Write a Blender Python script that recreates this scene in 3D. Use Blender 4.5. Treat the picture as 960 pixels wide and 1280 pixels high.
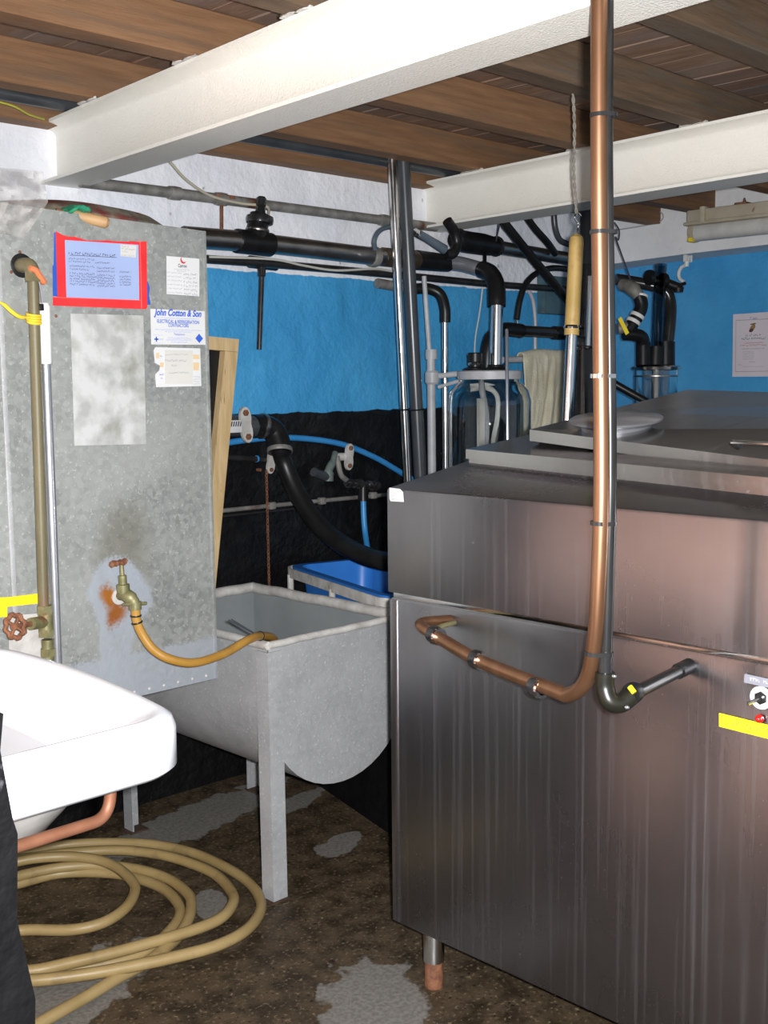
import bpy, bmesh, math, random
from mathutils import Vector, Matrix, noise, Quaternion
random.seed(7)
for o in list(bpy.data.objects): bpy.data.objects.remove(o, do_unlink=True)
scene = bpy.context.scene
COL = scene.collection
PI = math.pi
# ------------------------------------------------------------------ camera
FPX, CAMZ, YAW, ROLL, HORIZON = 1430.0, 1.5, math.radians(45.4), math.radians(0.55), 475.0
_p = math.atan((640 - HORIZON) / FPX)
_fw = Vector((math.cos(YAW) * math.cos(_p), math.sin(YAW) * math.cos(_p), -math.sin(_p)))
_r0 = Vector((math.sin(YAW), -math.cos(YAW), 0)); _u0 = _r0.cross(_fw)
_rt = _r0 * math.cos(ROLL) - _u0 * math.sin(ROLL); _up = _u0 * math.cos(ROLL) + _r0 * math.sin(ROLL)
EYE = Vector((0, 0, CAMZ))
cam = bpy.data.cameras.new('camera'); camo = bpy.data.objects.new('camera', cam); COL.objects.link(camo)
cam.sensor_fit = 'VERTICAL'; cam.sensor_height = 36.0; cam.sensor_width = 27.0
cam.lens = 36.0 * FPX / 1280.0; cam.clip_start = 0.02
M = Matrix((_rt, _up, -_fw)).transposed().to_4x4(); M.translation = EYE
camo.matrix_world = M
scene.camera = camo
# ------------------------------------------------------------------ world and light
w = bpy.data.worlds.new('world'); scene.world = w; w.use_nodes = True
wb = w.node_tree.nodes['Background']; wb.inputs[0].default_value = (0.78, 0.88, 1.0, 1); wb.inputs[1].default_value = 0.55
fl = bpy.data.lights.new('camera_flash', 'SPOT'); fl.energy = 540; fl.color = (0.985, 0.99, 1.0); fl.shadow_soft_size = 0.018
fl.spot_size = math.radians(105); fl.spot_blend = 1.0
flo = bpy.data.objects.new('camera_flash', fl); COL.objects.link(flo)
flo.matrix_world = M.copy(); flo.location = EYE + _rt * 0.045 + _up * 0.02 + _fw * 0.02
# unseen area lamp added at the left to brighten the mirrored door
dl = bpy.data.lights.new('added_door_light', 'AREA'); dl.shape = 'RECTANGLE'; dl.size = 0.8; dl.size_y = 1.3; dl.energy = 48; dl.spread = math.radians(75); dl.color = (1.0, 0.97, 0.94)
dlo = bpy.data.objects.new('added_door_light', dl); COL.objects.link(dlo); dlo.location = (-0.55, 0.45, 1.45)
dlo.rotation_euler = (math.radians(80), 0, math.radians(3))
vs = scene.view_settings
vs.view_transform = 'Standard'; vs.look = 'None'; vs.exposure = 0.17; vs.gamma = 1.0; vs.use_curve_mapping = False

# ------------------------------------------------------------------ survey helper: a point seen in the photo on a known plane of the room
def P(px, py, X=None, Y=None, Z=None, d=None):
    r = _rt * ((px - 480) / FPX) + _up * ((640 - py) / FPX) + _fw
    if X is not None: t = X / r.x
    elif Y is not None: t = Y / r.y
    elif Z is not None: t = (Z - CAMZ) / r.z
    else: t = d
    return EYE + r * t

# ------------------------------------------------------------------ materials
MATS = {}
def N(nt, t, **k):
    n = nt.nodes.new(t)
    for a, b in k.items(): setattr(n, a, b)
    return n
def link(nt, a, b): nt.links.new(a, b)
def mat(name, c1, c2=None, rough=0.5, metal=0.0, scale=8.0, stretch=(1, 1, 1), bump=0.0, bscale=60.0, contrast=(0.3, 0.7),
        spec=0.5, c3=None, s3=25.0, t3=(0.6, 0.7), rvar=0.0, detail=4.0, coat=0.0):
    if name in MATS: return MATS[name]
    m = bpy.data.materials.new(name); m.use_nodes = True; nt = m.node_tree
    b = nt.nodes['Principled BSDF']
    b.inputs['Roughness'].default_value = rough; b.inputs['Metallic'].default_value = metal
    b.inputs['Specular IOR Level'].default_value = spec; b.inputs['Coat Weight'].default_value = coat
    tc = N(nt, 'ShaderNodeNewGeometry'); mp = N(nt, 'ShaderNodeMapping'); mp.inputs['Scale'].default_value = stretch
    link(nt, tc.outputs['Position'], mp.inputs['Vector'])
    no = N(nt, 'ShaderNodeTexNoise'); no.inputs['Scale'].default_value = scale; no.inputs['Detail'].default_value = detail
    link(nt, mp.outputs[0], no.inputs['Vector'])
    rp = N(nt, 'ShaderNodeValToRGB'); rp.color_ramp.elements[0].position = contrast[0]; rp.color_ramp.elements[1].position = contrast[1]
    rp.color_ramp.elements[0].color = (*c1, 1); rp.color_ramp.elements[1].color = (*(c2 or c1), 1)
    link(nt, no.outputs['Fac'], rp.inputs[0]); col = rp.outputs[0]
    if c3:
        n3 = N(nt, 'ShaderNodeTexNoise'); n3.inputs['Scale'].default_value = s3; n3.inputs['Detail'].default_value = 5
        link(nt, mp.outputs[0], n3.inputs['Vector'])
        mr = N(nt, 'ShaderNodeMapRange'); mr.inputs[1].default_value = t3[0]; mr.inputs[2].default_value = t3[1]
        link(nt, n3.outputs['Fac'], mr.inputs[0])
        mx = N(nt, 'ShaderNodeMix', data_type='RGBA'); link(nt, mr.outputs[0], mx.inputs[0]); link(nt, col, mx.inputs[6]); mx.inputs[7].default_value = (*c3, 1)
        col = mx.outputs[2]
    link(nt, col, b.inputs['Base Color'])
    if rvar:
        mr2 = N(nt, 'ShaderNodeMapRange'); mr2.inputs[3].default_value = rough - rvar; mr2.inputs[4].default_value = rough + rvar
        link(nt, no.outputs['Fac'], mr2.inputs[0]); link(nt, mr2.outputs[0], b.inputs['Roughness'])
    if bump:
        bn = N(nt, 'ShaderNodeTexNoise'); bn.inputs['Scale'].default_value = bscale; bn.inputs['Detail'].default_value = 3
        link(nt, mp.outputs[0], bn.inputs['Vector'])
        bp = N(nt, 'ShaderNodeBump'); bp.inputs['Strength'].default_value = bump; bp.inputs['Distance'].default_value = 0.01
        link(nt, bn.outputs['Fac'], bp.inputs['Height']); link(nt, bp.outputs[0], b.inputs['Normal'])
    MATS[name] = m
    return m

def math_n(nt, op, a, b=None, clamp=False):
    n = N(nt, 'ShaderNodeMath', operation=op); n.use_clamp = clamp
    for i, x in enumerate((a, b)):
        if x is None: continue
        if isinstance(x, (int, float)): n.inputs[i].default_value = x
        else: link(nt, x, n.inputs[i])
    return n.outputs[0]
def mixc(nt, f, a, b):
    mx = N(nt, 'ShaderNodeMix', data_type='RGBA')
    for i, x in ((0, f), (6, a), (7, b)):
        if isinstance(x, tuple): mx.inputs[i].default_value = (*x, 1)
        elif isinstance(x, (int, float)): mx.inputs[i].default_value = x
        else: link(nt, x, mx.inputs[i])
    return mx.outputs[2]
def smooth_step(nt, v, lo, hi):
    mr = N(nt, 'ShaderNodeMapRange', interpolation_type='SMOOTHSTEP'); mr.inputs[1].default_value = lo; mr.inputs[2].default_value = hi
    link(nt, v, mr.inputs[0]); return mr.outputs[0]

def wall_paint(name, z1, z2):
    """painted masonry: black gloss below z1, blue to z2, whitewash above"""
    m = bpy.data.materials.new(name); m.use_nodes = True; nt = m.node_tree; b = nt.nodes['Principled BSDF']
    g = N(nt, 'ShaderNodeNewGeometry'); sx = N(nt, 'ShaderNodeSeparateXYZ'); link(nt, g.outputs['Position'], sx.inputs[0])
    n1 = N(nt, 'ShaderNodeTexNoise'); n1.inputs['Scale'].default_value = 14; n1.inputs['Detail'].default_value = 5; link(nt, g.outputs['Position'], n1.inputs['Vector'])
    n2 = N(nt, 'ShaderNodeTexNoise'); n2.inputs['Scale'].default_value = 3.2; n2.inputs['Detail'].default_value = 6; link(nt, g.outputs['Position'], n2.inputs['Vector'])
    n3 = N(nt, 'ShaderNodeTexNoise'); n3.inputs['Scale'].default_value = 45; n3.inputs['Detail'].default_value = 3; link(nt, g.outputs['Position'], n3.inputs['Vector'])
    zz = math_n(nt, 'ADD', sx.outputs['Z'], math_n(nt, 'MULTIPLY', math_n(nt, 'SUBTRACT', n1.outputs['Fac'], 0.5), 0.025))
    blue = mixc(nt, smooth_step(nt, n2.outputs['Fac'], 0.35, 0.68), (0.045, 0.30, 0.60), (0.065, 0.36, 0.68))
    blue = mixc(nt, smooth_step(nt, n3.outputs['Fac'], 0.77, 0.80), blue, (0.45, 0.6, 0.68))
    white = mixc(nt, smooth_step(nt, n2.outputs['Fac'], 0.3, 0.6), (0.74, 0.76, 0.82), (0.86, 0.87, 0.91))
    white = mixc(nt, smooth_step(nt, n1.outputs['Fac'], 0.66, 0.73), white, (0.42, 0.41, 0.40))
    black = mixc(nt, smooth_step(nt, n1.outputs['Fac'], 0.5, 0.8), (0.003, 0.003, 0.0035), (0.011, 0.011, 0.012))
    black = mixc(nt, smooth_step(nt, n3.outputs['Fac'], 0.74, 0.78), black, (0.2, 0.2, 0.2))
    c = mixc(nt, smooth_step(nt, zz, z1 - .002, z1 + .002), black, blue)
    c = mixc(nt, smooth_step(nt, zz, z2 - .002, z2 + .002), c, white)
    link(nt, c, b.inputs['Base Color'])
    b.inputs['Roughness'].default_value = 0.42
    bp = N(nt, 'ShaderNodeBump'); bp.inputs['Strength'].default_value = 0.6; bp.inputs['Distance'].default_value = 0.015
    ad = math_n(nt, 'ADD', n1.outputs['Fac'], math_n(nt, 'MULTIPLY', n3.outputs['Fac'], 0.4))
    link(nt, ad, bp.inputs['Height']); link(nt, bp.outputs[0], b.inputs['Normal'])
    return m

def floor_mat():
    m = bpy.data.materials.new('stained_concrete'); m.use_nodes = True; nt = m.node_tree; b = nt.nodes['Principled BSDF']
    g = N(nt, 'ShaderNodeNewGeometry')
    def noi(s, d=5):
        n = N(nt, 'ShaderNodeTexNoise'); n.inputs['Scale'].default_value = s; n.inputs['Detail'].default_value = d; link(nt, g.outputs['Position'], n.inputs['Vector']); return n
    big, mid, fine = noi(2.5), noi(14, 6), noi(85, 4)
    vo = N(nt, 'ShaderNodeTexVoronoi'); vo.inputs['Scale'].default_value = 120; link(nt, g.outputs['Position'], vo.inputs['Vector'])
    c = mixc(nt, smooth_step(nt, mid.outputs['Fac'], 0.3, 0.7), (0.030, 0.021, 0.012), (0.088, 0.062, 0.036))
    c = mixc(nt, smooth_step(nt, fine.outputs['Fac'], 0.56, 0.72), c, (0.19, 0.145, 0.09))
    c = mixc(nt, smooth_step(nt, fine.outputs['Fac'], 0.42, 0.30), c, (0.012, 0.009, 0.006))
    c = mixc(nt, smooth_step(nt, vo.outputs['Distance'], 0.12, 0.02), c, (0.15, 0.12, 0.09))
    # pale worn cement patches
    sx = N(nt, 'ShaderNodeSeparateXYZ'); link(nt, g.outputs['Position'], sx.inputs[0])
    wob = math_n(nt, 'MULTIPLY', math_n(nt, 'SUBTRACT', mid.outputs['Fac'], 0.5), 1.3)
    def patch(cx, cy, rx, ry, ang):
        ca, sa = math.cos(ang), math.sin(ang)
        dx = math_n(nt, 'SUBTRACT', sx.outputs['X'], cx); dy = math_n(nt, 'SUBTRACT', sx.outputs['Y'], cy)
        u = math_n(nt, 'DIVIDE', math_n(nt, 'ADD', math_n(nt, 'MULTIPLY', dx, ca), math_n(nt, 'MULTIPLY', dy, sa)), rx)
        v = math_n(nt, 'DIVIDE', math_n(nt, 'SUBTRACT', math_n(nt, 'MULTIPLY', dy, ca), math_n(nt, 'MULTIPLY', dx, sa)), ry)
        r = math_n(nt, 'SQRT', math_n(nt, 'ADD', math_n(nt, 'MULTIPLY', u, u), math_n(nt, 'MULTIPLY', v, v)))
        return smooth_step(nt, math_n(nt, 'ADD', r, wob), 1.06, 0.94)
    pc = mixc(nt, smooth_step(nt, fine.outputs['Fac'], 0.35, 0.65), (0.15, 0.14, 0.125), (0.21, 0.20, 0.18))
    f = None
    for a in PATCHES:
        q = patch(*a); f = q if f is None else math_n(nt, 'MAXIMUM', f, q)
    c = mixc(nt, f, c, pc)
    link(nt, c, b.inputs['Base Color'])
    link(nt, math_n(nt, 'ADD', math_n(nt, 'MULTIPLY', mid.outputs['Fac'], 0.45), 0.32), b.inputs['Roughness'])
    b.inputs['Specular IOR Level'].default_value = 0.35
    bp = N(nt, 'ShaderNodeBump'); bp.inputs['Strength'].default_value = 0.22; bp.inputs['Distance'].default_value = 0.006
    link(nt, fine.outputs['Fac'], bp.inputs['Height']); link(nt, bp.outputs[0], b.inputs['Normal'])
    return m
def _pt(px, py): q = P(px, py, Z=0); return q.x, q.y
PATCHES = [(*_pt(468, 1258), .22, .13, 0.9), (*_pt(250, 1022), .42, .12, 0.15), (*_pt(372, 1002), .16, .05, 0.2),
           (*_pt(263, 1130), .10, .05, 1.0), (*_pt(100, 1235), .26, .12, 0.4), (*_pt(190, 1055), .12, .06, 0.3), (*_pt(425, 1055), .10, .06, 0.3)]

def galv_mat(name, tint=(0.305, 0.315, 0.30), dark=(0.21, 0.22, 0.21), metal=0.35, rough=0.5, tank=False, spangle=0.5):
    m = bpy.data.materials.new(name); m.use_nodes = True; nt = m.node_tree; b = nt.nodes['Principled BSDF']
    g = N(nt, 'ShaderNodeNewGeometry')
    n1 = N(nt, 'ShaderNodeTexNoise'); n1.inputs['Scale'].default_value = 5; n1.inputs['Detail'].default_value = 6; link(nt, g.outputs['Position'], n1.inputs['Vector'])
    n2 = N(nt, 'ShaderNodeTexNoise'); n2.inputs['Scale'].default_value = 150; n2.inputs['Detail'].default_value = 3; link(nt, g.outputs['Position'], n2.inputs['Vector'])
    vo = N(nt, 'ShaderNodeTexVoronoi'); vo.inputs['Scale'].default_value = 80; link(nt, g.outputs['Position'], vo.inputs['Vector'])
    c = mixc(nt, smooth_step(nt, n1.outputs['Fac'], 0.3, 0.7), dark, tint)
    bw = N(nt, 'ShaderNodeRGBToBW'); link(nt, vo.outputs['Color'], bw.inputs[0])
    c = mixc(nt, math_n(nt, 'MULTIPLY', bw.outputs[0], spangle), c, tuple(min(1, x * 1.35) for x in tint))
    c = mixc(nt, math_n(nt, 'MULTIPLY', smooth_step(nt, n2.outputs['Fac'], 0.6, 0.74), 0.6), c, tuple(min(1, x * 1.75) for x in tint))
    if tank:
        sx = N(nt, 'ShaderNodeSeparateXYZ'); link(nt, g.outputs['Position'], sx.inputs[0])
        jit = math_n(nt, 'MULTIPLY', math_n(nt, 'SUBTRACT', n2.outputs['Fac'], 0.5), 0.05)
        jit2 = math_n(nt, 'MULTIPLY', math_n(nt, 'SUBTRACT', n1.outputs['Fac'], 0.5), 0.12)
        z = math_n(nt, 'ADD', sx.outputs['Z'], jit); x = math_n(nt, 'ADD', sx.outputs['X'], jit2)
        def blob(cx, cz, rx, rz, soft=0.25):
            u = math_n(nt, 'DIVIDE', math_n(nt, 'SUBTRACT', x, cx), rx); v = math_n(nt, 'DIVIDE', math_n(nt, 'SUBTRACT', z, cz), rz)
            r = math_n(nt, 'SQRT', math_n(nt, 'ADD', math_n(nt, 'MULTIPLY', u, u), math_n(nt, 'MULTIPLY', v, v)))
            return smooth_step(nt, r, 1 + soft, 1 - soft)
        paint = (0.37, 0.40, 0.44)
        c = mixc(nt, math_n(nt, 'MULTIPLY', smooth_step(nt, z, 0.802, 0.790), 0.9), c, paint)        # brushed primer along the foot
        t = P(150, 740, Y=2.55)
        c = mixc(nt, math_n(nt, 'MULTIPLY', blob(t.x + .02, t.z + .12, .07, .10, .6), 0.55), c, (0.13, 0.115, 0.07))   # grime over the tap
        c = mixc(nt, blob(t.x, t.z - .005, .075, .10, .12), c, paint)
        c = mixc(nt, math_n(nt, 'MULTIPLY', blob(t.x - .005, t.z - .12, .045, .17, .15), 0.9), c, paint)
        q = P(140, 745, Y=2.55)
        c = mixc(nt, blob(q.x, q.z, .022, .03, .5), c, (0.36, 0.13, 0.02))
        q = P(147, 766, Y=2.55)
        c = mixc(nt, blob(q.x, q.z, .022, .03, .6), c, (0.30, 0.10, 0.02))
    link(nt, c, b.inputs['Base Color']); b.inputs['Metallic'].default_value = metal
    link(nt, math_n(nt, 'ADD', math_n(nt, 'MULTIPLY', bw.outputs[0], 0.2), rough - 0.1), b.inputs['Roughness'])
    bp = N(nt, 'ShaderNodeBump'); bp.inputs['Strength'].default_value = 0.12; bp.inputs['Distance'].default_value = 0.004
    link(nt, n2.outputs['Fac'], bp.inputs['Height']); link(nt, bp.outputs[0], b.inputs['Normal'])
    return m

def steel_mat(name, base, rough, streak=True):
    m = bpy.data.materials.new(name); m.use_nodes = True; nt = m.node_tree; b = nt.nodes['Principled BSDF']
    g = N(nt, 'ShaderNodeNewGeometry'); mp = N(nt, 'ShaderNodeMapping'); mp.inputs['Scale'].default_value = (75, 75, 1.1) if streak else (3, 60, 3)
    link(nt, g.outputs['Position'], mp.inputs['Vector'])
    n1 = N(nt, 'ShaderNodeTexNoise'); n1.inputs['Scale'].default_value = 1.0; n1.inputs['Detail'].default_value = 5; link(nt, mp.outputs[0], n1.inputs['Vector'])
    n2 = N(nt, 'ShaderNodeTexNoise'); n2.inputs['Scale'].default_value = 2.2; n2.inputs['Detail'].default_value = 5; link(nt, g.outputs['Position'], n2.inputs['Vector'])
    n3 = N(nt, 'ShaderNodeTexNoise'); n3.inputs['Scale'].default_value = 130; n3.inputs['Detail'].default_value = 2; link(nt, g.outputs['Position'], n3.inputs['Vector'])
    b.inputs['Anisotropic'].default_value = 0.8 if streak else 0.0
    if streak:
        tn = N(nt, 'ShaderNodeTangent', direction_type='RADIAL', axis='Z'); link(nt, tn.outputs[0], b.inputs['Tangent']); b.inputs['Anisotropic Rotation'].default_value = 0.25
    d = tuple(x * 0.8 for x in base)
    c = mixc(nt, smooth_step(nt, n2.outputs['Fac'], 0.3, 0.7), d, base)
    link(nt, c, b.inputs['Base Color'])
    # dried water marks: matt deposit, so less metallic and rougher
    dep = math_n(nt, 'MULTIPLY', smooth_step(nt, n1.outputs['Fac'], 0.52, 0.80), 0.22)
    sp = math_n(nt, 'MULTIPLY', smooth_step(nt, n3.outputs['Fac'], 0.71, 0.76), 0.4)
    dep = math_n(nt, 'MAXIMUM', dep, sp)
    link(nt, mixc(nt, dep, c, (0.22, 0.22, 0.235)), b.inputs['Base Color'])
    link(nt, math_n(nt, 'SUBTRACT', 0.93, math_n(nt, 'MULTIPLY', dep, 0.65)), b.inputs['Metallic'])
    link(nt, math_n(nt, 'ADD', math_n(nt, 'ADD', math_n(nt, 'MULTIPLY', n2.outputs['Fac'], 0.12), math_n(nt, 'MULTIPLY', dep, 0.12)), rough - 0.06), b.inputs['Roughness'])
    return m

def glass_mat():
    m = bpy.data.materials.new('clear_glass'); m.use_nodes = True; b = m.node_tree.nodes['Principled BSDF']
    b.inputs['Base Color'].default_value = (0.96, 0.985, 0.98, 1); b.inputs['Roughness'].default_value = 0.01
    b.inputs['Transmission Weight'].default_value = 1.0; b.inputs['IOR'].default_value = 1.45
    return m
def poly_mat():
    m = bpy.data.materials.new('clear_polythene'); m.use_nodes = True; nt = m.node_tree; b = nt.nodes['Principled BSDF']
    b.inputs['Base Color'].default_value = (0.62, 0.60, 0.57, 1); b.inputs['Roughness'].default_value = 0.16
    b.inputs['Alpha'].default_value = 0.42
    return m

MW = mat('beam_white_gloss', (0.83, 0.80, 0.72), (0.88, 0.86, 0.79), rough=0.38, bump=0.25, bscale=170, scale=3, c3=(0.30, 0.13, 0.05), s3=18, t3=(0.77, 0.80))
M_JOIST = mat('joist_timber', (0.165, 0.082, 0.037), (0.255, 0.135, 0.066), rough=0.75, scale=5, stretch=(1, 5, 14), bump=0.2, bscale=25, contrast=(0.25, 0.75), c3=(0.13, 0.085, 0.055), s3=2.0, t3=(0.5, 0.8))
M_JOISTD = mat('old_joist_timber', (0.085, 0.055, 0.032), (0.17, 0.105, 0.06), rough=0.8, scale=5, stretch=(1, 5, 14), bump=0.2, bscale=25, contrast=(0.25, 0.75), c3=(0.12, 0.095, 0.07), s3=3.0, t3=(0.5, 0.75))
M_PLANK = mat('board_timber', (0.20, 0.12, 0.078), (0.30, 0.20, 0.145), rough=0.85, spec=0.15, scale=5, stretch=(5, 1, 1), bump=0.15, bscale=20, c3=(0.21, 0.18, 0.165), s3=1.2, t3=(0.45, 0.7))
M_PINE = mat('pine_timber', (0.52, 0.35, 0.16), (0.68, 0.50, 0.27), rough=0.6, scale=6, stretch=(9, 9, 1), bump=0.15, bscale=20, c3=(0.25, 0.13, 0.05), s3=12, t3=(0.66, 0.74))
M_GALV = galv_mat('galvanised_tank_sheet', tank=True)
M_GALVT = galv_mat('galvanised_trough_sheet', tint=(0.40, 0.405, 0.41), dark=(0.32, 0.325, 0.33), metal=0.2, spangle=0.28)
M_GALVR = mat('galvanised_white_crust', (0.40, 0.38, 0.35), (0.62, 0.60, 0.57), rough=0.6, metal=0.1, scale=18, bump=0.2, c3=(0.30, 0.17, 0.08), s3=14, t3=(0.68, 0.75))
M_GALVP = mat('galvanised_pipe', (0.17, 0.16, 0.145), (0.36, 0.345, 0.32), rough=0.55, metal=0.4, scale=20, bump=0.15, c3=(0.14, 0.055, 0.03), s3=7, t3=(0.62, 0.70))
M_LINER = mat('trough_inside_zinc', (0.20, 0.22, 0.225), (0.27, 0.29, 0.295), rough=0.45, metal=0.15, scale=5)
M_STEEL = steel_mat('brushed_stainless', (0.25, 0.245, 0.258), 0.28)
M_STEELT = steel_mat('stainless_lid', (0.33, 0.315, 0.305), 0.22, False)
M_CHROME = mat('polished_stainless', (0.62, 0.61, 0.60), (0.70, 0.69, 0.68), rough=0.16, metal=1.0, scale=12, rvar=0.06)
M_DSTEEL = mat('dull_stainless', (0.34, 0.32, 0.30), (0.46, 0.44, 0.42), rough=0.36, metal=1.0, scale=14, rvar=0.08)
M_COPPER = mat('weathered_copper', (0.20, 0.098, 0.048), (0.31, 0.165, 0.095), rough=0.36, metal=0.8, scale=16, stretch=(1, 1, .25), rvar=0.1, c3=(0.15, 0.075, 0.04), s3=10, t3=(0.6, 0.72))
M_COPPAINT = mat('salmon_copper', (0.22, 0.088, 0.047), (0.29, 0.125, 0.07), rough=0.55, metal=0.3, scale=20)
M_BRASS = mat('verdigris_brass', (0.15, 0.145, 0.065), (0.27, 0.25, 0.125), rough=0.5, metal=0.4, scale=30, bump=0.1, c3=(0.20, 0.11, 0.05), s3=15, t3=(0.6, 0.7))
M_OLIVE = mat('olive_painted_pipe', (0.115, 0.098, 0.048), (0.175, 0.15, 0.08), rough=0.5, scale=14, stretch=(1, 1, .3), c3=(0.16, 0.085, 0.045), s3=8, t3=(0.58, 0.68))
M_RUST = mat('rusty_iron', (0.13, 0.05, 0.028), (0.28, 0.12, 0.06), rough=0.75, metal=0.2, scale=50, bump=0.3, bscale=120)
M_BLACK = mat('black_rubber', (0.005, 0.005, 0.0055), (0.012, 0.012, 0.0125), rough=0.38, scale=15, spec=0.35)
M_BLACKG = mat('black_gloss_pipe', (0.013, 0.013, 0.014), (0.028, 0.027, 0.027), rough=0.22, scale=15)
M_GREYP = mat('dark_grey_plastic', (0.035, 0.04, 0.045), (0.055, 0.06, 0.066), rough=0.3, scale=10)
M_LGREY = mat('light_grey_plastic', (0.36, 0.36, 0.37), (0.46, 0.46, 0.47), rough=0.45, scale=20)
M_BLUEP = mat('blue_water_pipe', (0.03, 0.22, 0.52), (0.045, 0.27, 0.60), rough=0.4, scale=14)
M_TUB = mat('blue_polythene_tub', (0.02, 0.15, 0.52), (0.03, 0.19, 0.60), rough=0.4, scale=6)
M_HOSE = mat('amber_hose', (0.34, 0.175, 0.03), (0.43, 0.235, 0.048), rough=0.38, scale=9, c3=(0.24, 0.125, 0.03), s3=12, t3=(0.6, 0.75))
M_HOSEF = mat('tan_floor_hose', (0.27, 0.19, 0.075), (0.36, 0.26, 0.115), rough=0.45, scale=9, c3=(0.19, 0.13, 0.06), s3=16, t3=(0.6, 0.75))
M_CERAM = mat('white_ceramic', (0.70, 0.72, 0.76), (0.74, 0.755, 0.79), rough=0.12, scale=3, spec=0.6)
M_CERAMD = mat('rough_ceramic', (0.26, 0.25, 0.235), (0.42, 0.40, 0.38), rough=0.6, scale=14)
M_WHITEP = mat('white_plastic', (0.70, 0.69, 0.65), (0.76, 0.75, 0.71), rough=0.4, scale=12)
M_AMBER = mat('yellowed_rubber', (0.36, 0.235, 0.065), (0.45, 0.30, 0.10), rough=0.5, scale=12, c3=(0.29, 0.18, 0.05), s3=20, t3=(0.6, 0.75))
M_TOWEL = mat('grubby_towel', (0.62, 0.56, 0.40), (0.76, 0.70, 0.54), rough=0.95, scale=9, bump=0.6, bscale=260, c3=(0.14, 0.26, 0.36), s3=15, t3=(0.70, 0.74))
M_PAPER = mat('white_paper', (0.57, 0.57, 0.57), (0.61, 0.61, 0.61), rough=0.7, scale=8)
M_PAPERC = mat('cream_paper', (0.52, 0.51, 0.47), (0.57, 0.56, 0.52), rough=0.7, scale=9)
M_PAPERB = mat('pale_blue_paper', (0.27, 0.335, 0.54), (0.30, 0.375, 0.59), rough=0.6, scale=6)
M_PAPERP = mat('pinkish_poster', (0.68, 0.60, 0.63), (0.74, 0.66, 0.69), rough=0.6, scale=6)
M_PAPERW = mat('worn_pasted_sheet', (0.33, 0.335, 0.32), (0.48, 0.485, 0.475), rough=0.55, scale=16, contrast=(0.36, 0.56), detail=7, c3=(0.17, 0.165, 0.125), s3=9, t3=(0.52, 0.74))
M_RED = mat('red_tape', (0.62, 0.02, 0.025), (0.72, 0.035, 0.035), rough=0.4, scale=14)
M_BLUET = mat('blue_tape', (0.02, 0.07, 0.36), (0.03, 0.10, 0.45), rough=0.45, scale=14)
M_YEL = mat('yellow_tape', (0.80, 0.60, 0.01), (0.86, 0.68, 0.02), rough=0.4, scale=10)
M_INK = mat('black_ink', (0.035, 0.035, 0.05), rough=0.7)
M_INKG = mat('grey_ink', (0.26, 0.26, 0.30), rough=0.7)
M_INKB = mat('blue_ink', (0.03, 0.10, 0.48), rough=0.6)
M_INKR = mat('red_ink', (0.50, 0.05, 0.06), rough=0.6)
M_GREEN = mat('green_cloth', (0.01, 0.18, 0.09), (0.02, 0.26, 0.13), rough=0.9, scale=30, bump=0.4)
M_CORK = mat('wood_handle', (0.33, 0.19, 0.085), (0.45, 0.28, 0.13), rough=0.6, scale=20)
M_ORANGE = mat('orange_tape', (0.62, 0.16, 0.06), (0.70, 0.22, 0.10), rough=0.5, scale=14)
M_ROPE = mat('yellow_twine', (0.66, 0.46, 0.02), (0.76, 0.56, 0.05), rough=0.6, scale=40)
M_REDL = mat('red_lamp_lens', (0.45, 0.01, 0.01), (0.55, 0.02, 0.015), rough=0.15, scale=20)
M_BEIGE = mat('beige_enamel', (0.42, 0.37, 0.27), (0.52, 0.46, 0.35), rough=0.5, scale=12, c3=(0.22, 0.12, 0.06), s3=22, t3=(0.66, 0.73))
M_TUBE = mat('dusty_diffuser', (0.50, 0.49, 0.46), (0.62, 0.61, 0.58), rough=0.35, scale=14)
M_STRING = mat('grey_string', (0.16, 0.145, 0.12), (0.28, 0.26, 0.22), rough=0.8, scale=60)
M_BOX = mat('painted_panel_teal', (0.045, 0.095, 0.12), (0.075, 0.14, 0.165), rough=0.5, scale=16)
M_BLACKW = mat('black_painted_stone', (0.002, 0.002, 0.0022), (0.005, 0.005, 0.0055), rough=0.7, spec=0.12, scale=16, bump=0.6, bscale=30, c3=(0.06, 0.06, 0.065), s3=26, t3=(0.72, 0.80))
M_TERRA = mat('terracotta_painted_wall', (0.46, 0.235, 0.155), (0.56, 0.30, 0.21), rough=0.7, scale=3)
M_ALU = mat('aluminium_tube', (0.42, 0.43, 0.46), (0.50, 0.51, 0.54), rough=0.3, metal=0.75, scale=14)
M_COND = mat('dark_steel_conduit', (0.010, 0.010, 0.010), (0.022, 0.021, 0.020), rough=0.28, metal=0.0, scale=14)
M_SMOKE = glass_mat(); M_SMOKE.name = 'smoky_clear_plastic'; M_SMOKE.node_tree.nodes['Principled BSDF'].inputs['Base Color'].default_value = (.35, .38, .40, 1)
M_GLASS = glass_mat(); M_POLY = poly_mat()

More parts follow.
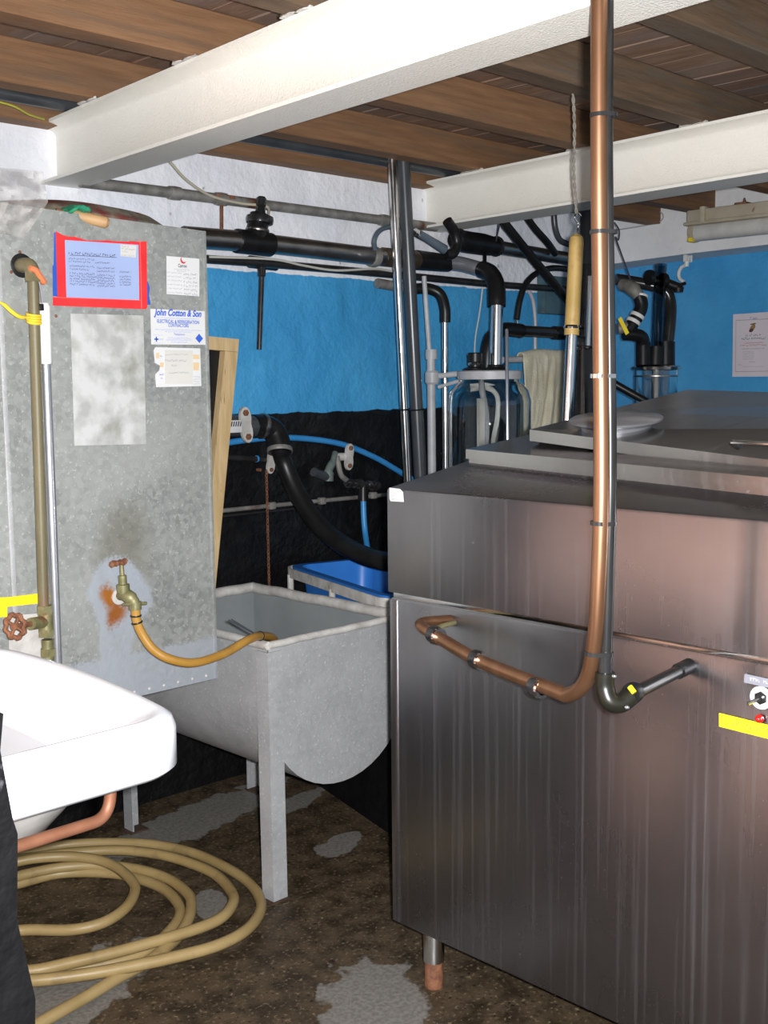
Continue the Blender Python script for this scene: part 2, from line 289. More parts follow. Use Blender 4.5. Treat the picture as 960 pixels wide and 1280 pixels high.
# ------------------------------------------------------------------ mesh building
ORG = {}
class MB:
    def __init__(s): s.v = []; s.f = []
    def add(s, v, f):
        k = len(s.v); s.v += [Vector(x) for x in v]; s.f += [tuple(i + k for i in q) for q in f]; return s
    def bbox(s, lo, hi, bev=0.0, mtx=None, seg=2):
        bm = bmesh.new(); bmesh.ops.create_cube(bm, size=1.0)
        lo, hi = Vector(lo), Vector(hi); c = (lo + hi) / 2; d = hi - lo
        for q in bm.verts: q.co = Vector((q.co.x * d.x, q.co.y * d.y, q.co.z * d.z)) + c
        if bev: bmesh.ops.bevel(bm, geom=list(bm.edges), offset=bev, segments=seg, affect='EDGES', profile=0.5)
        bm.verts.index_update()
        s.add([(mtx @ q.co) if mtx else q.co.copy() for q in bm.verts], [[q.index for q in f.verts] for f in bm.faces]); bm.free(); return s
    def tube(s, pts, r, n=12, cap=True):
        pts = [Vector(p) for p in pts]; m = len(pts); rr = r if isinstance(r, (list, tuple)) else [r] * m
        t0 = (pts[1] - pts[0]).normalized(); a = Vector((0, 0, 1)) if abs(t0.z) < 0.9 else Vector((1, 0, 0))
        nx = t0.cross(a).normalized(); v = []; f = []; pt = t0
        for i, p in enumerate(pts):
            t = (pts[min(i + 1, m - 1)] - pts[max(i - 1, 0)]).normalized()
            q = pt.rotation_difference(t); nx = q @ nx; nx = (nx - t * nx.dot(t)).normalized(); pt = t; ny = t.cross(nx)
            for k in range(n):
                an = 2 * PI * k / n; v.append(p + (nx * math.cos(an) + ny * math.sin(an)) * rr[i])
        for i in range(m - 1):
            for k in range(n): f.append((i * n + k, i * n + (k + 1) % n, (i + 1) * n + (k + 1) % n, (i + 1) * n + k))
        if cap: f.append(tuple(range(n - 1, -1, -1))); f.append(tuple((m - 1) * n + k for k in range(n)))
        return s.add(v, f)
    def lathe(s, prof, o, axis=(0, 0, 1), n=24, closed=False):
        ax = Vector(axis).normalized(); q = Vector((0, 0, 1)).rotation_difference(ax); o = Vector(o); v = []; f = []
        m = len(prof)
        for r, h in prof:
            for k in range(n):
                an = 2 * PI * k / n; v.append(o + q @ Vector((r * math.cos(an), r * math.sin(an), h)))
        for i in range(m - (0 if closed else 1)):
            j = (i + 1) % m
            for k in range(n): f.append((i * n + k, i * n + (k + 1) % n, j * n + (k + 1) % n, j * n + k))
        if not closed:
            f.append(tuple(range(n - 1, -1, -1))); f.append(tuple((m - 1) * n + k for k in range(n)))
        return s.add(v, f)
    def prism(s, poly, off):
        """closed 3-D polygon extruded by the vector off"""
        poly = [Vector(p) for p in poly]; off = Vector(off); n = len(poly)
        return s.add(poly + [p + off for p in poly], [tuple(range(n - 1, -1, -1)), tuple(range(n, 2 * n))] + [(i, (i + 1) % n, n + (i + 1) % n, n + i) for i in range(n)])
    def build(s, name, m, parent=None, smooth=35, kind=None):
        lo = Vector([min(q[i] for q in s.v) for i in range(3)]); hi = Vector([max(q[i] for q in s.v) for i in range(3)])
        o = Vector(((lo.x + hi.x) / 2, (lo.y + hi.y) / 2, lo.z))
        me = bpy.data.meshes.new(name); me.from_pydata([q - o for q in s.v], [], s.f)
        bm = bmesh.new(); bm.from_mesh(me); bmesh.ops.recalc_face_normals(bm, faces=list(bm.faces)); bm.to_mesh(me); bm.free()
        if smooth:
            me.polygons.foreach_set('use_smooth', [True] * len(me.polygons)); me.set_sharp_from_angle(angle=math.radians(smooth))
        me.materials.append(m); ob = bpy.data.objects.new(name, me); COL.objects.link(ob); ORG[ob] = o
        if parent: ob.parent = parent; ob.location = o - ORG[parent]
        else: ob.location = o
        if kind: ob['kind'] = kind
        return ob
def tag(o, label, cat, group=None):
    o['label'] = label; o['category'] = cat
    if group: o['group'] = group
    return o
def thing(name, loc, label, cat, group=None):
    o = bpy.data.objects.new(name, None); COL.objects.link(o); o.location = Vector(loc); o.empty_display_size = 0.05
    ORG[o] = Vector(loc); return tag(o, label, cat, group)
def lab(o, label): o['label'] = label; return o
def struct(o): o['kind'] = 'structure'; return o
def spline(pts, k=8, closed=False):
    pts = [Vector(p) for p in pts]; n = len(pts); out = []
    for i in range(n if closed else n - 1):
        p0 = pts[(i - 1) % n] if closed or i else pts[0] * 2 - pts[1]; p1 = pts[i]; p2 = pts[(i + 1) % n]
        p3 = pts[(i + 2) % n] if closed or i + 2 < n else pts[-1] * 2 - pts[-2]
        for j in range(k):
            t = j / k
            out.append(0.5 * ((2 * p1) + (p2 - p0) * t + (2 * p0 - 5 * p1 + 4 * p2 - p3) * t * t + (3 * p1 - p0 - 3 * p2 + p3) * t ** 3))
    if not closed: out.append(pts[-1])
    return out
def bend(pts, rad, k=7):
    """polyline with rounded corners"""
    pts = [Vector(p) for p in pts]; out = [pts[0]]
    for i in range(1, len(pts) - 1):
        a = (pts[i - 1] - pts[i]); b = (pts[i + 1] - pts[i]); r = min(rad, a.length * .48, b.length * .48)
        A = pts[i] + a.normalized() * r; B = pts[i] + b.normalized() * r
        for j in range(k + 1):
            t = j / k; out.append(A * (1 - t) ** 2 + pts[i] * 2 * t * (1 - t) + B * t * t)
    out.append(pts[-1]); return out
def pipe(name, pts, r, m, parent=None, rad=None, n=14):
    return MB().tube(bend(pts, rad) if rad else pts, r, n).build(name, m, parent)
def ring(name, c, axis, r, wd, m, parent=None, n=20, thick=0.004):
    return MB().lathe([(r - thick, -wd / 2), (r + thick * .6, -wd / 2), (r + thick, 0), (r + thick * .6, wd / 2), (r - thick, wd / 2)], c, axis, n, True).build(name, m, parent)
def lerp(a, b, t): return Vector(a) * (1 - t) + Vector(b) * t
_font = None
def lettering(text, o, right, up, size, m, parent, align='CENTER', name='lettering', width=None, shear=0.0, lift=0.0006, bold=0.0):
    cu = bpy.data.curves.new('t', 'FONT'); cu.body = text; cu.size = size; cu.offset = bold * size; cu.align_x = align; cu.shear = shear
    ob = bpy.data.objects.new('t', cu); COL.objects.link(ob)
    dg = bpy.context.evaluated_depsgraph_get(); me = bpy.data.meshes.new_from_object(ob.evaluated_get(dg))
    right = Vector(right).normalized(); up = Vector(up).normalized(); nr = right.cross(up)
    xs = [v.co.x for v in me.vertices]; sc = 1.0
    if width: sc = width / max(1e-6, max(xs) - min(xs))
    mb = MB(); mb.add([Vector(o) + right * v.co.x * sc + up * v.co.y + nr * lift for v in me.vertices], [tuple(p.vertices) for p in me.polygons])
    bpy.data.objects.remove(ob); bpy.data.curves.remove(cu); bpy.data.meshes.remove(me)
    return mb.build(name, m, parent, smooth=0)
def print_lines(rows, o, right, up, m, parent, name='small_print', lift=0.0006, seed=1):
    """rows of tiny word-shaped marks: (x0, x1, y, height)"""
    rnd = random.Random(seed); right = Vector(right).normalized(); up = Vector(up).normalized(); nr = right.cross(up); mb = MB()
    for x0, x1, y, h in rows:
        x = x0
        while x < x1:
            wd = min(x1 - x, h * rnd.uniform(.45, .8)); 
            for (a, b, c, d) in ((0, .22, 0, 1), (.22, 1, rnd.choice((0, .4, .75)), 0)):
                if d == 0: d = c + .28
                q = [(x + wd * a, y + h * c), (x + wd * b, y + h * c), (x + wd * b, y + h * d), (x + wd * a, y + h * d)]
                mb.add([Vector(o) + right * u + up * v_ + nr * lift for u, v_ in q], [(0, 1, 2, 3)])
            x += wd + h * (.25 if rnd.random() > .2 else .8)
    return mb.build(name, m, parent, smooth=0)
def sheet(name, pts, nrm, m, parent=None, th=0.0008):
    return MB().prism(pts, Vector(nrm).normalized() * th).build(name, m, parent, smooth=0)

# ================================================================== THE ROOM
WY, WX = 3.42, 5.65                      # faces of the far-left and far-right walls
floor = struct(MB().bbox((-1.6, -3.0, -0.12), (6.0, 4.7, 0.0)).build('floor', floor_mat(), smooth=0))
floor['label'] = 'dark stained concrete floor with pale worn patches'
# far-left wall: uneven painted masonry
def wall_grid(name, o, du, L, Hh, nrm, m, step=0.035, amp=0.010, courses=True, seed=0):
    nu, nv = int(L / step), int(Hh / step); mb = MB(); v = []; du = Vector(du); nrm = Vector(nrm)
    for j in range(nv + 1):
        for i in range(nu + 1):
            u, z = L * i / nu, Hh * j / nv; p = Vector(o) + du * u + Vector((0, 0, z))
            d = noise.noise(Vector((u * 2.3 + seed, z * 2.3, 1))) * amp + noise.noise(Vector((u * 8 + seed, z * 8, 4))) * amp * .45
            if courses and 1.38 < z < 1.9:
                row = int((z - 1.38) / .17); fz = ((z - 1.38) % .17) / .17; fu = ((u + row * .23) % .47) / .47
                if fz < .2 or fu < .07: d -= .006
                d += (noise.noise(Vector((row * 3.1, int((u + row * .23) / .47) * 2.7, 2)))) * .008
            v.append(p + nrm * d)
    f = [(j * (nu + 1) + i, j * (nu + 1) + i + 1, (j + 1) * (nu + 1) + i + 1, (j + 1) * (nu + 1) + i) for j in range(nv) for i in range(nu)]
    mb.add(v, f); return mb
PAINT_A = wall_paint('painted_stone_wall', 1.377, 1.905)
wa = wall_grid('wall_back', (-0.6, WY, 0), (1, 0, 0), 5.43, 2.44, (0, -1, 0), PAINT_A)
wa.bbox((-0.6, WY + 0.03, 0), (4.83, WY + 0.32, 2.44))
wall_back = struct(wa.build('wall_back', PAINT_A, smooth=60)); wall_back['label'] = 'uneven stone wall painted black, bright blue and white'
PAINT_B = wall_paint('painted_side_wall', 1.2, 2.30)
wbm = wall_grid('wall_right', (WX, -1.0, 0), (0, 1, 0), 5.6, 2.44, (-1, 0, 0), PAINT_B, courses=False, amp=0.006, seed=9)
wbm.bbox((WX + .02, -1.0, 0), (WX + .25, 4.6, 2.44)); wbm.bbox((4.80, 4.5, 0), (WX + .2, 4.65, 2.44))
wall_right = struct(wbm.build('wall_right', PAINT_B, smooth=60)); wall_right['label'] = 'blue painted wall below a white lintel'
# white lintel
LX = 5.36
a, b_ = P(700, 340, X=LX), P(860, 317, X=LX); c_ = P(1000, 301, X=LX)
zt = 2.44
M_LINT = mat('whitewashed_render', (0.76, 0.75, 0.75), (0.88, 0.87, 0.87), rough=0.8, scale=5, bump=0.5, bscale=22, c3=(0.48, 0.45, 0.42), s3=9, t3=(0.66, 0.72))
lm = MB()
ys = [4.49, b_.y, c_.y, -1.0]; zs = [b_.z - .045, b_.z, c_.z, c_.z + .03]
v = []
for y, z in zip(ys, zs): v += [(LX, y, z), (WX + .01, y, z + .004), (WX + .01, y, zt), (LX, y, zt)]
f = []
for i in range(3):
    for k in range(4): f.append((i * 4 + k, i * 4 + (k + 1) % 4, (i + 1) * 4 + (k + 1) % 4, (i + 1) * 4 + k))
f += [(0, 1, 2, 3), (12, 13, 14, 15)]
lm.add(v, f); lintel = struct(lm.build('trim_1', M_LINT, smooth=0)); lintel['label'] = 'white rendered lintel projecting over the blue wall'
# side wall to the left of the photographer, out of frame
wl = MB().bbox((-0.75, 1.0, 0), (-0.6, 3.6, 2.44)).build('wall_left', M_LINT, smooth=0); struct(wl)
# unseen plank door added as a reflector for the tank front's pinkish glow
dA, dB = Vector((0.42, 2.645, 0)), Vector((-0.50, 1.99, 0)); dU = (dB - dA).normalized(); dNn = Vector((-dU.y, dU.x, 0))
if dNn.y > 0: dNn = -dNn
M_REFLECTOR = mat('pink_reflector_door', (0.74, 0.44, 0.33), (0.82, 0.50, 0.39), rough=0.6, scale=4, stretch=(3, 3, .5))
dlen = (dB - dA).length
door = struct(MB().prism([dA + Vector((0, 0, .95)) - dNn * .03, dB + Vector((0, 0, .95)) - dNn * .03, dB + Vector((0, 0, 1.08)) - dNn * .03, dA + Vector((0, 0, 1.08)) - dNn * .03], -dNn * .025).build('added_reflector_door', M_REFLECTOR, smooth=0))
door['label'] = 'added pinkish plank door, unseen reflector for the tank front'
for i in range(9):
    a0, a1 = dA + dU * (dlen * i / 9 + .002), dA + dU * (dlen * (i + 1) / 9 - .002); z0, z1 = Vector((0, 0, .02)), Vector((0, 0, 2.02))
    MB().prism([a0 + z0, a1 + z0, a1 + z1, a0 + z1], -dNn * .028).build('plank', M_REFLECTOR, door, smooth=0)
# ceiling: boards on joists
ceiling = struct(MB().bbox((-0.75, -1.6, 2.475), (6.0, 4.7, 2.52)).build('ceiling', M_PLANK, smooth=0)); ceiling['label'] = 'bare timber ceiling of boards on joists'
x = -0.75; i = 0
pm = {}
while x < 5.7:
    wd = 0.118
    key = i % 4
    if key not in pm:
        o = MB().bbox((x, -1.6, 2.445 + .0012 * (key % 3)), (x + wd - .003, 4.5, 2.4745), .002, seg=1).build('plank', M_PLANK, ceiling, smooth=0); pm[key] = (o, x)
    else:
        s, x0 = pm[key]; o = s.copy(); COL.objects.link(o); o.location = s.location + Vector((x - x0, 0, 0))
    x += wd; i += 1
JY = [3.345, 3.03, 2.475, 1.99, 1.475, 0.95, 0.42, -0.1, -0.62, -1.14, 3.9]
for k, y in enumerate(JY):
    jm = MB()
    n = 24; rnd = random.Random(k)
    jm.bbox((-0.74, y, 2.322 if k else 2.302), (5.62, y + .085, 2.4449), .004, seg=1)
    jm.build('joist', M_JOIST if y > 2.2 else M_JOISTD, ceiling, smooth=0)
# steel beams
M_MORTAR = mat('mortar', (0.62, 0.6, 0.57), (0.72, 0.7, 0.67), rough=0.9, scale=30, bump=0.5)
def rsj(name, x_at, y0, y1, z0, z1, hw, label, m):
    tf, tw = 0.013, 0.009; mb = MB()
    hh = z1 - z0
    prof = [(-hw, 0), (hw, 0), (hw, tf * .75), (tw + .012, tf + .006), (tw, tf + .02), (tw, hh - tf - .02), (tw + .012, hh - tf - .006), (hw, hh - tf * .75), (hw, hh),
            (-hw, hh), (-hw, hh - tf * .75), (-tw - .012, hh - tf - .006), (-tw, hh - tf - .02), (-tw, tf + .02), (-tw - .012, tf + .006), (-hw, tf * .75)]
    A = [Vector((x_at(y0) + p, y0, z0 + q)) for p, q in prof]
    mb.prism(A, Vector((x_at(y1) - x_at(y0), y1 - y0, 0)))
    bo_ = tag(mb.build(name, m, smooth=50), label, 'beam'); rd = random.Random(int(z1 * 1e4) + int(hw * 1e3))
    for y in (3.04, 2.49, 2.0, 1.49):
        for q in range(2):
            c = Vector((x_at(y) - hw + .008, y + .012 + .05 * q, z1 + .001)); dbm = MB(); v = []
            for a_ in range(3):
                for k in range(9): an = 2 * PI * k / 9; rr_ = (1, .85, .35)[a_] * (1 + rd.uniform(-.25, .25)); v.append(c + Vector((.017 * rr_ * math.cos(an), .032 * rr_ * math.sin(an), (0, .007, .012)[a_])))
            dbm.add(v, [(a_ * 9 + k, a_ * 9 + (k + 1) % 9, a_ * 9 + 9 + (k + 1) % 9, a_ * 9 + 9 + k) for a_ in range(2) for k in range(9)] + [tuple(range(9)), tuple(range(18, 27))])
            dbm.build('mortar_dab', M_MORTAR, bo_, smooth=60)
    return bo_
b1x = lambda y: 1.855 + .068 - (3.42 - y) * 0.077
rsj('steel_beam', b1x, 3.46, -1.5, 2.13, 2.318, .068, 'white painted steel beam nearest the camera, crossing the upper left', MW)
b2x = lambda y: 3.572 + .08 - (3.42 - y) * 0.092
rsj('steel_beam', b2x, 3.46, -1.5, 2.13, 2.320, .08, 'farther white steel beam behind the copper pipe at upper right', MW)
# mortar dabs where joists rest on the beams

# ================================================================== BULK MILK TANK
TX, TY1, TY0 = 1.93, 1.94, -0.35
slope = lambda x: 1.241 + (x - TX) * 0.17
tank = thing('bulk_milk_tank', (2.6, 0.8, 0), 'large brushed stainless steel bulk milk tank with stepped lid', 'milk tank')
MB().bbox((TX, TY0, .150), (3.30, TY1, .978), .008).build('lower_body', M_STEEL, tank)
MB().bbox((TX + .006, TY0 + .006, .974), (3.29, TY1 - .006, .996), .002).build('seam_strip', M_CHROME, tank)
ub = MB()
ub.prism([(TX - .003, TY1 + .002, .990), (3.30, TY1 + .002, .990), (3.30, TY1 + .002, slope(2.5)), (2.5, TY1 + .002, slope(2.5)), (TX + .006, TY1 + .002, 1.2425), (TX - .001, TY1 + .002, 1.240), (TX - .003, TY1 + .002, 1.234)], (0, TY0 - TY1, 0))
ub.build('upper_body', M_STEEL, tank, smooth=30)
MB().bbox((TX - .002, 1.915, .155), (TX + .004, 1.938, .972), .001).build('corner_fold', M_STEEL, tank)
# stepped top: a plinth running slightly askew, then the lid
tl, tr = P(585, 580, Y=1.925), Vector((2.075, 0.98, 1.266))
tr = P(960, 621, X=2.085); td = (tr - tl); tr = tl + td * 2.2; td = (tr - tl).normalized()
def tier(name, p0, p1, h, back, zback, m, lo=.05, nm=None, bev=.004):
    p0, p1 = Vector(p0), Vector(p1); e = Vector((back, 0, 0)); mb = MB(); up = Vector((0, 0, h)); dn = Vector((0, 0, -lo))
    q = []
    for p in (p0, p1): q += [p + dn, p + up, p + e + Vector((0, 0, zback)) + up, p + e + dn]
    mb.add(q, [(0, 1, 2, 3), (4, 5, 6, 7), (0, 4, 5, 1), (1, 5, 6, 2), (2, 6, 7, 3), (3, 7, 4, 0)])
    return mb.build(name, m, tank, smooth=0)
t2 = tier('lid_plinth', tl + Vector((.004, 0, 0)), tr + Vector((.004, 0, 0)), .014, 0.95, .12, M_STEELT, lo=.02)
t2b = tier('plinth_cover', tl + Vector((-.004, .004, .014)), tr + Vector((-.004, 0, .014)), .024, 1.0, .10, M_STEELT, lo=0)
ll = P(662, 551, Y=1.80); lt = P(662, 537, Y=1.80); lr = P(960, 592, X=2.19); lrt = P(960, 575, X=2.19)
hl = lt.z - ll.z; e = (lr - ll); lr = ll + e * 2.1
bk = P(860, 487, Y=1.80); bkr = P(960, 490, X=bk.x); bkr = bk + (bkr - bk) * 3.2
fold0 = lerp(lt, bk, .42); lrT = lr + Vector((0, 0, hl)); fold1 = P(960, 521, X=fold0.x); fold1 = fold0 + (fold1 - fold0) * 2.4
back0, back1 = bk + Vector((.35, 0, -.12)), bkr + Vector((.35, 0, -.12))
def dn(p, z): return Vector((p.x, p.y, z))
zb = 1.28
lid = MB()
top = [lt, fold0, bk, back0]; topr = [lrT, fold1, bkr, back1]; k = len(top)
vv = top + topr + [ll, dn(fold0, zb), dn(bk, zb), dn(back0, zb)] + [lr, dn(fold1, zb), dn(bkr, zb), dn(back1, zb)]
ff = [(i, i + 1, k + i + 1, k + i) for i in range(k - 1)]
ff += [(0, k, 3 * k, 2 * k)]
ff += [(i, i + 1, 2 * k + i + 1, 2 * k + i) for i in range(k - 1)] + [(k + i, k + i + 1, 3 * k + i + 1, 3 * k + i) for i in range(k - 1)] + [(k - 1, 2 * k - 1, 4 * k - 1, 3 * k - 1)] + [(2 * k + i, 2 * k + i + 1, 3 * k + i + 1, 3 * k + i) for i in range(k - 1)]
lid.add(vv, ff); lidp = lid.build('lid', M_STEELT, tank, smooth=0)
# round filler cap
cp = P(768, 534, Y=1.62); nrm = (fold0 - lt).cross(lrT - lt).normalized()
if nrm.z < 0: nrm = -nrm
cp = lt + (fold0 - lt) * .70 + (lrT - lt) * .0; 
def on_lid(px, py):
    r = P(px, py, d=1) - EYE; t = (lt - EYE).dot(nrm) / r.dot(nrm); return EYE + r * t
cp = on_lid(770, 537)
cap = MB().lathe([(.082, 0), (.086, .012), (.112, .022), (.114, .027), (.108, .031), (.03, .036), (.001, .036)], cp, nrm, 40).build('filler_cap', M_ALU, lidp)
h0, h1 = P(912, 553, X=2.17), P(985, 556, X=2.15)
hb = MB().tube(bend([h0 + Vector((.035, 0, -.012)), h0, h1, h1 + Vector((.035, 0, -.012))], .012), .0055, 10); hb.build('lid_handle', M_CHROME, tank)
s0 = P(945, 598, X=2.085)
for (lx, ly) in ((1.968, 1.835), (1.968, -.2), (3.2, 1.835), (3.2, -.2)):
    lg = MB().lathe([(.0265, .072), (.0265, .152)], (lx, ly, 0), (0, 0, 1), 20).build('leg', M_CHROME, tank)
    MB().lathe([(.019, 0), (.0235, .006), (.0235, .070), (.0205, .0715)], (lx, ly, 0), (0, 0, 1), 20).build('foot', M_RUST, lg)
# sticker, switch and tapes on the front
FN = Vector((-1, 0, 0)); FR = Vector((0, -1, 0)); FU = Vector((0, 0, 1))
def face(px, py, lift=0.0045): return P(px, py, X=TX - lift)
st = sheet('sticker', [face(487, 609.5), face(500, 611), face(504, 615), face(505, 627.5), face(488.5, 626.5), face(487, 623)], FN, M_PAPER, tank); lab(st, 'small white printed sticker on the top corner')
o0 = face(488, 627, .0055); print_lines([(.003, .012, .026, .003), (.003, .022, .020, .003), (.003, .018, .0145, .003), (.003, .012, .010, .003), (.004, .025, .0045, .0035)], o0, FR, FU, M_INKG, st, seed=3)
tp = sheet('yellow_tape_label', [face(899, 891), face(1010, 918), face(1010, 936), face(899, 908)], FN, M_YEL, tank); lab(tp, 'yellow tape handwritten DO NOT T')
rt_ = (face(960, 905) - face(899, 891)).normalized()
lettering('DO NOT T', face(914.5, 907, .0056), rt_, FU.cross(rt_).cross(rt_) * -1 if False else FU, .0155, mat('faint_brown_ink', (0.24, 0.19, 0.03), rough=.7), tp, 'LEFT')
swp = P(952, 872, X=TX - .004)
ro = MB().lathe([(.009, 0), (.0215, 0), (.0215, .003), (.009, .003)], swp, FN, 28, True).build('switch_plate', M_PAPER, tank); lab(ro, 'white round plate of the toggle switch')
sw = MB().lathe([(.0125, 0), (.0125, .006), (.010, .008), (.006, .010), (.006, .014)], swp, FN, 6); sw.build('toggle_nut', M_BLACKG, ro)
MB().tube([swp + FN * .012, swp + FN * .028 + Vector((0, .012, -.008))], [.003, .004], 8).build('toggle_lever', M_CHROME, ro)
rl = P(950, 898, X=TX - .004)
MB().lathe([(.008, 0), (.008, .003), (.0065, .004), (.0065, .008), (.004, .011), (.001, .012)], rl, FN, 18).build('red_indicator_lamp', M_REDL, tank)
et = sheet('embossed_label', [face(931, 842), face(1000, 857), face(1000, 868), face(930, 853)], FN, mat('grey_embossed_tape', (0.20, 0.20, 0.24), (0.26, 0.26, 0.30), rough=.35), tank)
print_lines([(.012, .030, .004, .006), (.038, .06, .004, .006)], face(931, 852, .0055), FR, FU + Vector((0, 0.16, -.0)), M_PAPER, et, seed=5)

# ================================================================== COPPER AND DARK VERTICAL PIPES IN FRONT OF THE TANK
cx = 1.648
ctop, cmid = P(748.5, -60, X=cx), P(749, 430, X=cx)
cb = P(747, 800, X=cx)
zt_ = 2.44
cop_pts = [Vector((cmid.x, ctop.y, 2.44)), P(748, 300, X=cx), P(752, 600, X=cx), P(748, 690, X=cx), P(742, 790, X=cx), P(741, 850, X=1.66)]
low = [P(718, 872, X=1.68), P(600, 826, X=1.745), P(531, 786, X=1.80)]
stub = P(563, 775, X=TX + .002)
vert = thing('copper_pipe', Vector((cmid.x, cmid.y, low[0].z)), 'tall vertical copper pipe curving left along the steel tank front', 'pipe')
pts = spline([Vector((cx, ctop.y, 2.444)), P(748.5, 150, X=cx), P(750.5, 400, X=cx), P(752, 600, X=cx), P(748.5, 720, X=cx), P(743.5, 800, X=cx + .003), P(733, 850, X=1.66), P(712, 868, X=1.678), P(690, 862, X=1.69), P(600, 826, X=1.745), P(548, 797, X=1.785)], 8)
MB().tube(pts, .0142, 18).build('main_pipe', M_COPPER, vert)
el = spline([P(550, 798, X=1.784), P(536, 790, X=1.795), P(526, 782, X=1.812), P(531, 778, X=1.84), stub], 6)
MB().tube(el, .0128, 16).build('tank_elbow', M_COPPER, vert)
MB().tube([P(538, 790, X=1.80), P(552, 783, X=1.86), P(569, 778, X=TX + .002)], .006, 10).build('side_stub', M_BRASS, vert)
for q in ((544, 794, 1.787), (597, 824.5, 1.747), (671, 859, 1.70)):
    c = P(q[0], q[1], X=q[2]); d_ = (P(600, 826, X=1.745) - P(690, 862, X=1.69))
    ring('compression_ring', c, d_, .0165, .022, M_BLACKG, vert)
    ring('compression_ring', c + d_.normalized() * -.014, d_, .0158, .009, M_CHROME, vert)
dark = thing('black_conduit', P(762, 500, X=cx + .012), 'slim dark conduit strapped beside the copper pipe, ending in an elbow', 'conduit')
kx = cx + .016
dp = [Vector((kx, P(759, -60, X=kx).y, 2.444)), P(758, 150, X=kx), P(761, 400, X=kx), P(763, 600, X=kx), P(760, 720, X=kx), P(757.5, 815, X=kx)]
MB().tube(spline(dp, 6), .0112, 14).build('upper_tube', M_COND, dark)
MB().tube([P(757, 814, X=kx), P(756.5, 848, X=kx)], .0125, 14).build('sleeve', M_BLACKG, dark)
fe = P(862, 832, X=TX + .002)
e0, e1, e2, e3 = P(756.5, 840, X=kx), P(757, 866, X=kx), P(771, 884, X=kx + .004), P(787, 874, X=1.70)
elb = MB().tube(spline([e0, P(756, 858, X=kx), P(762, 876, X=kx), P(775, 879, X=1.68), P(788, 870, X=1.70)], 6), .0175, 14).build('inspection_elbow', mat('olive_black_plastic', (0.006, 0.006, 0.005), (0.018, 0.017, 0.010), rough=.35, scale=20), dark)
for q in ((768, 845, 1.655), (784, 884, 1.672)):
    MB().lathe([(.004, 0), (.004, .003), (.001, .004)], P(*q[:2], X=q[2] - .012), P(0, 0, d=-1) * 0 + (EYE - P(770, 860, X=1.66)).normalized(), 10).build('screw', M_CHROME, elb)
MB().tube([P(785, 871, X=1.695), lerp(P(785, 871, X=1.695), fe, .93)], .0118, 14).build('lower_tube', M_COND, dark)
MB().tube([lerp(P(785, 871, X=1.695), fe, .80), fe], .0150, 14).build('gland', M_BLACK, dark)
ring('coupling', P(791, 866, X=1.705), fe - P(785, 871, X=1.695), .0155, .018, M_BLACK, dark)
MB().tube([P(787, 858, X=1.69), P(793, 866, X=1.69)], .005, 8).build('yellow_wire', M_YEL, dark)
# steel bands strapping the two together
for y in (144, 290, 470, 654, 817):
    c = P(755, y, X=cx + .007); mb = MB(); prof = []
    du = (P(762, y, X=kx) - P(749, y, X=cx)).normalized(); dv = Vector((0, 0, 1)).cross(du).normalized()
    A, B = P(749.5, y, X=cx), P(761.5, y, X=kx)
    if y == 817: A, B = P(742.5, y, X=cx + .003), P(757.5, y, X=kx)
    loop = []
    for k in range(13): an = PI / 2 + PI * k / 12; loop.append(A + (du * math.cos(an) + dv * math.sin(an)) * .0155)
    for k in range(13): an = -PI / 2 + PI * k / 12; loop.append(B + (du * math.cos(an) + dv * math.sin(an)) * .0127)
    n = len(loop); hh = Vector((0, 0, .0035)); outer = [c + (p - c) * 1.05 for p in loop]
    mb.add([p - hh for p in loop] + [p + hh for p in loop] + [p - hh for p in outer] + [p + hh for p in outer],
           [q for i in range(n) for q in ((i, (i + 1) % n, n + (i + 1) % n, n + i), (2 * n + i, 2 * n + (i + 1) % n, 3 * n + (i + 1) % n, 3 * n + i), (n + i, n + (i + 1) % n, 3 * n + (i + 1) % n, 3 * n + i), (i, (i + 1) % n, 2 * n + (i + 1) % n, 2 * n + i))])
    mb.build('strap_band', M_CHROME if y == 470 else M_BLACKG, dark)

# ================================================================== GALVANISED WATER TANK
GY, GX1, GX0, GZ0, GZ1 = 2.55, 1.857, 0.92, 0.678, 1.905
gt = thing('water_tank', ((GX0 + GX1) / 2, 2.9, GZ0), 'tall grey galvanised sheet water tank covered with notices and a brass tap', 'water tank')
g = MB(); t = .004
g.prism([(GX0, GY, GZ0), (GX1, GY, GZ0), (GX1, GY, GZ1 - .006), (GX0, GY, GZ1 + .022)], (0, t, 0)); g.build('front_sheet', M_GALV, gt, smooth=0)
for nm, lo, hi in (('side_sheet', (GX1 - t, GY + t, GZ0), (GX1, 3.30, GZ1 - .012)), ('side_sheet', (GX0, GY + t, GZ0), (GX0 + t, 3.30, GZ1)), ('back_sheet', (GX0, 3.30, GZ0), (GX1, 3.304, GZ1 - .012)), ('base_sheet', (GX0 + t, GY + t, GZ0), (GX1 - t, 3.30, GZ0 + t)), ('top_sheet', (GX0 + t, GY + .006, GZ1 - .03), (GX1 - t, 3.30, GZ1 - .026))):
    MB().bbox(lo, hi).build(nm, M_GALVT, gt, smooth=0)
seam = P(9, 500, Y=GY)
MB().bbox((seam.x - .012, GY - .003, GZ0), (seam.x, GY, GZ1 + .01), .001).build('seam_fold', M_GALVT, gt)
MB().bbox((GX1 - .012, GY - .0025, GZ0), (GX1 - .002, GY, GZ1 - .01), .001).build('edge_fold', M_GALV, gt)
for i in range(9):
    q = Vector((1.45 + .046 * i, GY, GZ0 + .014))
    MB().lathe([(.004, 0), (.0035, .0015), (.001, .0025)], (q.x, GY, q.z), (0, -1, 0), 8).build('rivet', M_GALVR, gt)
